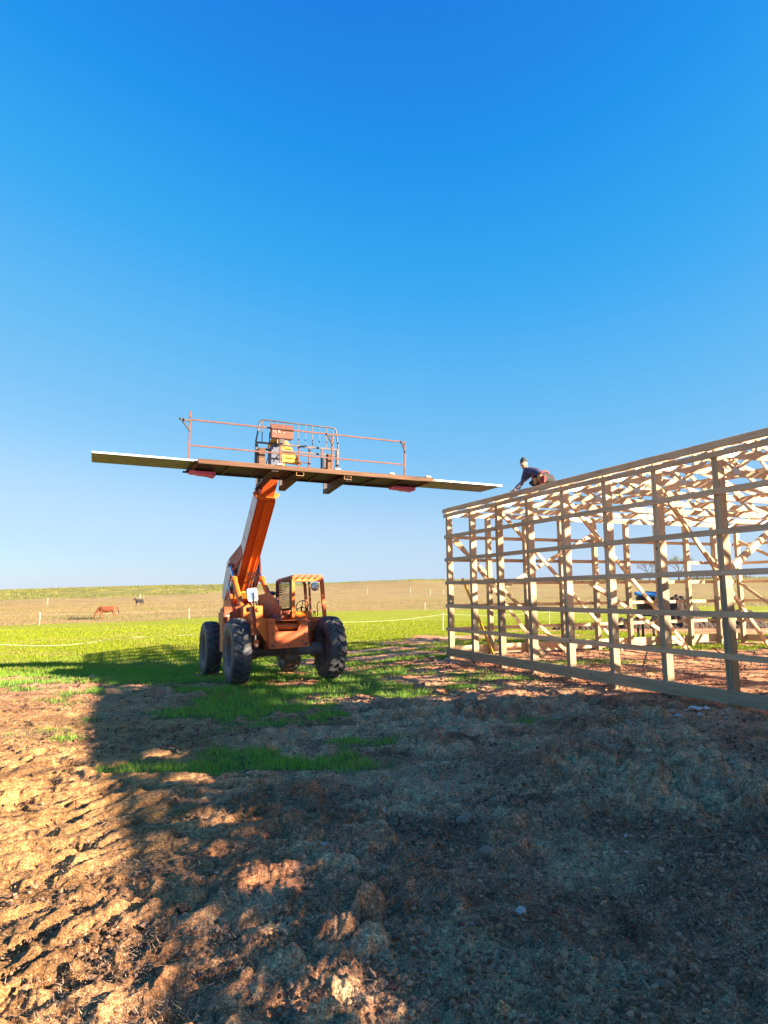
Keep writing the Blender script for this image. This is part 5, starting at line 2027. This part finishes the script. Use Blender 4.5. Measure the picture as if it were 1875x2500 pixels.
    for ex_ in ears:
        er = MB()
        er.lathe([(0.028, 0), (0.026, 0.05), (0.0, 0.12)], 8, 0, Matrix.Translation(ex_) @ Matrix.Rotation(R(20), 4, 'Y'))
        er.build('ear', mats[0], h, smooth=True)


hx, hy = -27.5, 66.6
build_horse('horse', (hx, hy, gz(hx, hy) - 0.02), R(180 + 14), True, ('horse_chestnut', 'horse_mane'), 'chestnut brown horse grazing with its head down in the dry pasture', 0.92)
hx, hy = -52.3, 142.8
build_horse('horse', (hx, hy, gz(hx, hy) - 0.02), R(180 + 62), False, ('horse_black', 'horse_black'), 'black horse standing far off, higher up the tan pasture', 1.08)
# low dark weed the brown horse is nosing at
r_ = random.Random(5)
n = 260
wx_ = np.array([-29.8 + r_.gauss(0, 0.9) for _ in range(n)])
wy_ = np.array([66.2 + r_.gauss(0, 0.5) for _ in range(n)])
vv = blades(wx_, wy_, RNG.uniform(0.15, 0.5, n), np.full(n, 0.02), 1.0)
tri_soup('dark_weeds', vv, np.tile(np.array([[0.07, 0.06, 0.04]]), (n, 1)), 'grass_blade', 3, 'low dark weeds in front of the grazing horse', 'weeds')


# ------------------------------------------------------------------ rope fences
def fence(name, pts, posts, label, hgt=0.75, wires=(0.62,), pr=0.012, wr=0.006, wood_post=False):
    x0, y0 = pts[0]
    f_ = empty(name, (x0, y0, gz(x0, y0)), label=label, cat='fence')
    off = Matrix.Translation((-x0, -y0, -gz(x0, y0)))
    for (x, y) in posts:
        z = gz(x, y)
        MB().tube([(x, y, z - 0.1), (x + 0.01, y, z + hgt)], pr, 6).build('fence_post', 'post_white', f_, tf=off)
    for w in wires:
        tp_ = [(x, y, gz(x, y) + w) for x, y in pts]
        line = []
        for a, b_ in zip(tp_[:-1], tp_[1:]):
            for q in range(6):
                t_ = q / 6
                line.append((a[0] + (b_[0] - a[0]) * t_, a[1] + (b_[1] - a[1]) * t_, a[2] + (b_[2] - a[2]) * t_ - 0.10 * math.sin(math.pi * t_)))
        line.append(tp_[-1])
        MB().tube(line, wr, 4).build('rope', 'rope_white', f_, tf=off)


P1 = [(-8.6, 8.5), (-7.77, 13.7), (-7.2, 18.2), (-1.77, 26.4), (2.79, 32.6), (9, 37), (17, 40), (28, 44)]
fence('rope_fence', P1, P1[4:], 'low white electric rope fence crossing the green field behind the telehandler', 0.85, (0.78,), 0.016, 0.0032)
fence('pasture_fence', [(-50, 38), (-26.1, 50.9), (-18.3, 62.9), (-6.6, 88), (5.5, 92.6), (28, 93), (52, 94)], [(-26.1, 50.9), (-18.3, 62.9), (5.5, 92.6), (28, 93), (52, 94)], 'thin white-post fence along the edge of the tan pasture', 0.98, (0.8,), 0.032, 0.002)
fence('hill_fence', [(-120, 150), (-79.3, 158), (-70, 192), (-6.0, 230), (11, 235), (18.9, 216), (45, 205), (90, 200)], [(-79.3, 158), (-70, 192), (-6.0, 230), (9.0, 235), (14.8, 218), (18.9, 216), (45, 205), (90, 200)], 'faint far fence of thin posts crossing the slope of the hill', 1.7, (1.1,), 0.05, 0.003)


# ------------------------------------------------------------------ trees on the skyline
def tree(loc, H_, rad, leafm, label, dens, seed, bare):
    r_ = random.Random(seed)
    t = empty('tree', loc, label=label, cat='tree')
    tips = []
    br = MB()

    def grow(p, d, L_, r0, lvl):
        q = p + d * L_
        m_ = p + d * L_ * 0.5 + Vector((r_.uniform(-1, 1), r_.uniform(-1, 1), r_.uniform(-0.5, 0.5))) * L_ * 0.08
        br.tube([p, m_, q], [r0, r0 * 0.8, r0 * 0.6], 5 if lvl < 3 else 3, caps=False)
        tips.append((q, lvl))
        if lvl >= 5:
            return
        for k in range(3 if lvl < 4 else 2):
            dd = (d + Vector((r_.uniform(-1, 1), r_.uniform(-1, 1), r_.uniform(-0.35, 0.8))) * 0.75).normalized()
            grow(q, dd, L_ * r_.uniform(0.62, 0.85), r0 * 0.58, lvl + 1)
    tr = MB()
    tr.tube([(0, 0, -0.3), (0.05, 0, H_ * 0.12), (0.0, 0.05, H_ * 0.24)], [H_ * 0.030, H_ * 0.024, H_ * 0.02], 8)
    tr.build('trunk', 'bark', t, smooth=True)
    for k in range(4):
        a = k * 1.57 + r_.uniform(-0.4, 0.4)
        grow(Vector((0, 0.05, H_ * 0.22)), Vector((math.cos(a) * 0.75, math.sin(a) * 0.75, 0.9)).normalized(), H_ * 0.19, H_ * 0.014, 1)
    br.build('limbs', 'bark', t)
    lv = MB()
    for q, lvl in tips:
        if lvl < 3:
            continue
        for k in range(dens):
            c_ = q + Vector((r_.gauss(0, 1), r_.gauss(0, 1), r_.gauss(0, 0.8))) * H_ * 0.035
            a = Vector((r_.uniform(-1, 1), r_.uniform(-1, 1), r_.uniform(-1, 1))).normalized()
            b_ = a.orthogonal().normalized()
            s_ = H_ * r_.uniform(0.006, 0.014)
            lv.add([c_ - a * s_, c_ + b_ * s_ * 0.7, c_ + a * s_, c_ - b_ * s_ * 0.7], [(0, 1, 2, 3)])
    o = lv.build('crown', leafm, t)
    o['kind'] = 'stuff'


tree((130.5, 330, gz(130.5, 330)), 13.0, 5, 'leaf_red', 'small bare reddish tree on the skyline seen between barn posts', 2, 3, True)
tree((145, 330, gz(145, 330)), 16.5, 5, 'leaf_green', 'taller pale green tree on the skyline, seen between two barn posts', 3, 8, False)
# far brush along the skyline at the right
X = np.concatenate([RNG.uniform(118, 150, 900), RNG.uniform(178, 215, 500)])
Y = np.full(len(X), 395.0) + RNG.uniform(-6, 6, len(X))
v_ = blades(X, Y, RNG.uniform(0.8, 3.2, len(X)), np.full(len(X), 0.25), 0.8)
tri_soup('skyline_brush', v_, np.tile(np.array([[0.13, 0.10, 0.06]]), (len(X), 1)), 'grass_blade', 3, 'thin brown brush on the far skyline behind the barn', 'brush')


# ------------------------------------------------------------------ things behind and inside the barn
def heap(name, cx, cy, rx, ry, H_, seed, label, peak=None, mat='manure'):
    n = 90
    xs = np.linspace(-1, 1, n)
    Xg, Yg = np.meshgrid(xs, xs)
    x = cx + Xg * rx
    y = cy + Yg * ry
    d = np.hypot(Xg, Yg) + 0.25 * (fbm(Xg * 2.3 + seed, Yg * 2.3, seed, 3) - 0.5)
    z = S((1 - d) / 0.75) * H_
    if peak:
        px, pr, ph_ = peak
        dd = np.hypot((x - px) / pr, (y - cy) / pr)
        z = z + S(1 - dd) * ph_
    f1_, _, id_ = worley(x * 4.2 + seed, y * 4.2, seed)
    z = z + (z > 0.03) * (0.14 * np.clip(1 - (f1_ / 0.6) ** 2, 0, 1) * id_)
    f1_, _, id_ = worley(x * 10 + seed, y * 10, seed + 3)
    z = z + (z > 0.03) * (0.05 * np.clip(1 - (f1_ / 0.6) ** 2, 0, 1) * id_)
    zz = z + terr(x.ravel(), y.ravel()).reshape(x.shape) - 0.06
    me = bpy.data.meshes.new(name)
    vs = np.stack([x.ravel() - cx, y.ravel() - cy, zz.ravel()], 1)
    fs = []
    for i in range(n - 1):
        for j in range(n - 1):
            a = i * n + j
            fs.append((a, a + 1, a + n + 1, a + n))
    me.from_pydata(vs.tolist(), [], fs)
    me.materials.append(MATS[mat])
    o = bpy.data.objects.new(name, me)
    o.location = (cx, cy, 0)
    COL.objects.link(o)
    tag(o, label, 'heap')


heap('manure_heap', 15.0, 34.5, 2.4, 1.7, 0.80, 21, 'dark clumpy heap of earth and manure peaking behind the barn', peak=(15.0, 1.5, 0.85))
heap('manure_heap', 17.9, 34.3, 2.0, 1.5, 0.85, 33, 'low dark ridge of dug earth to the right of the peaked heap')
heap('manure_heap', 12.2, 33.6, 1.6, 1.1, 0.50, 44, 'small low spread of dark earth beside the blue tub')
heap('manure_heap', 9.6, 32.5, 1.9, 0.5, 0.22, 55, 'flat dark strip of dug earth left of the blue tub')

# blue rimmed black tub propped up, with a pale ringed hose
tubL = BM @ Vector((7.7, 0.6, 0))
tb_ = empty('feed_tub', (tubL.x, tubL.y, gz(tubL.x, tubL.y)), label='black tub with bright blue lid and pale ringed hose behind the barn end', cat='tub')
mb = MB()
mb.lathe([(0.0, 0), (0.30, 0.0), (0.33, 0.62), (0.30, 0.64)], 24, 0, Matrix.Translation((0.0, 0.4, 0.90)))
mb.build('tub_body', 'tub_black', tb_, smooth=True)
mb = MB()
mb.lathe([(0.0, 0.02), (0.40, 0.025), (0.44, 0.05), (0.45, 0.03), (0.43, -0.01), (0.0, -0.015)], 28, 0, Matrix.Translation((0.08, 0.4, 1.58)) @ Matrix.Rotation(R(9), 4, 'X'))
mb.build('tub_lid', 'tub_blue', tb_, smooth=True)
mb = MB()
pts = [(0.02, 0.05, 0.98), (0.07, 0.0, 0.80), (0.12, -0.05, 0.62), (0.18, -0.08, 0.44)]
mb.tube(pts, 0.055, 12)
for k in range(12):
    t_ = k / 11
    c_ = Vector(pts[0]).lerp(Vector(pts[-1]), t_)
    d_ = (Vector(pts[-1]) - Vector(pts[0])).normalized()
    mb.tube([c_ - d_ * 0.008, c_ + d_ * 0.008], 0.063, 12)
mb.build('drain_hose', 'hose_pale', tb_, smooth=True)
mb = MB()
mb.box((0.16, 0.1, 1.10), (0.62, 0.14, 1.50))
mb.build('side_panel', 'light_panel', tb_)
mb = MB()
for sx in (-0.25, 0.25):
    for sy in (0.2, 0.6):
        mb.box((sx - 0.03, sy - 0.03, -0.05), (sx + 0.03, sy + 0.03, 0.90))
mb.build('stand', 'tub_black', tb_)

# yellow level leaning in the far corner
a = BM @ Vector((0.42, -0.1, 2.10))
b_ = BM @ Vector((0.95, -0.75, 0.02))
lv_ = empty('spirit_level', b_, label='long yellow pole leaning between the first two posts of the barn corner', cat='pole')
mb = MB()
mb.beam(Vector((0, 0, 0)), a - b_, 0.035, 0.06)
mb.build('pole', 'yellow_level', lv_)
# red stake and a low dark stand on the barn floor
p = BM @ Vector((4.75, -4.75, 0))
st_ = empty('marker_stake', (p.x, p.y, gz(p.x, p.y)), label='red painted stake leaning over on the muddy barn floor', cat='stake')
MB().beam((-0.42, 0.15, 0.42), (0.12, -0.05, 0.0), 0.05, 0.03).build('stake', 'red_stake', st_)
p = BM @ Vector((5.2, -4.9, 0))
sd_ = empty('wire_stand', (p.x, p.y, gz(p.x, p.y)), label='thin dark metal stand beside the red stake on the barn floor', cat='stand')
mb = MB()
mb.tube([(-0.18, 0, 0.33), (0.2, 0, 0.36)], 0.012, 6)
mb.tube([(0.02, 0, 0.34), (-0.06, 0.05, 0)], 0.01, 6)
mb.tube([(0.02, 0, 0.34), (0.12, -0.05, 0)], 0.01, 6)
mb.build('frame', 'dark_steel', sd_)
p = BM @ Vector((2.9, -3.9, 0))
st_ = empty('marker_stake', (p.x, p.y, gz(p.x, p.y)), label='short dark stick standing up from the barn floor mud', cat='stake')
MB().beam((-0.04, 0, -0.05), (0.10, 0.02, 0.34), 0.02, 0.02).build('stake', 'dark_steel', st_)


# ------------------------------------------------------------------ stones
def stone(x, y, s_, mat, label, seed, group=None, flat=0.6):
    import bmesh
    r_ = random.Random(seed)
    bm = bmesh.new()
    bmesh.ops.create_icosphere(bm, subdivisions=2, radius=1)
    for v in bm.verts:
        k = 0.78 + 0.4 * r_.random()
        v.co = Vector((v.co.x * s_ * k * 1.15, v.co.y * s_ * k * 0.9, v.co.z * s_ * k * flat))
    me = bpy.data.meshes.new('stone')
    bm.to_mesh(me)
    bm.free()
    me.materials.append(MATS[mat])
    o = bpy.data.objects.new('stone', me)
    o.location = (x, y, gz(x, y) + 0.05)
    o.rotation_euler = (r_.uniform(-0.4, 0.4), r_.uniform(-0.4, 0.4), r_.uniform(0, 6))
    COL.objects.link(o)
    tag(o, label, 'stone', group)


stone(-0.09, 4.62, 0.040, 'limestone', 'white angular stone on the shaded mud, the larger of two close together', 1)
stone(-0.02, 5.22, 0.034, 'limestone', 'small pointed white stone a little beyond the larger white one', 2)
stone(-0.38, 4.52, 0.045, 'limestone', 'flat pale stone half buried to the left of the white stone', 3, flat=0.25)
stone(0.66, 3.55, 0.03, 'limestone', 'pale pebble in the shaded mud near the photographer', 4)
stone(0.55, 5.0, 0.06, 'brown_stone', 'rounded brown clod in the shaded mud right of the white stones', 5)
stone(0.62, 4.35, 0.055, 'brown_stone', 'rounded brown clod nearer the camera, right of the flat pale stone', 6)
stone(1.58, 17.1, 0.10, 'limestone', 'pale block of stone just outside the far corner post', 7)
stone(1.20, 17.3, 0.12, 'brown_stone', 'tan lump of earth left of the pale block by the corner post', 8)
stone(3.3, 9.1, 0.06, 'brown_stone', 'tan clod on the lit strip of ground in front of the barn wall', 9)
for k, (x, y) in enumerate([(4.0, 9.6), (4.25, 9.3), (3.9, 9.2), (4.5, 9.1), (3.2, 10.4), (2.9, 11.0), (2.6, 12.4), (1.7, 13.8)]):
    stone(x, y, 0.03 + 0.012 * (k % 3), 'limestone', 'small pale stone on the ground along the foot of the barn wall', 20 + k, 'pale stones along the foot of the barn wall')
# crumpled white scrap by the nearest post
mb = MB()
r_ = random.Random(9)
pts = [[(-0.16 + 0.053 * i, -0.06 + 0.04 * j + r_.uniform(-0.01, 0.01), r_.uniform(0.0, 0.07)) for i in range(7)] for j in range(4)]
vs = [p for row in pts for p in row]
fs = [(j * 7 + i, j * 7 + i + 1, (j + 1) * 7 + i + 1, (j + 1) * 7 + i) for j in range(3) for i in range(6)]
mb.add(vs, fs)
o = mb.build('plastic_scrap', 'post_white', None)
o.location = (4.42, 9.75, gz(4.42, 9.75) + 0.03)
tag(o, 'crumpled white scrap lying by the foot of the barn wall', 'scrap')
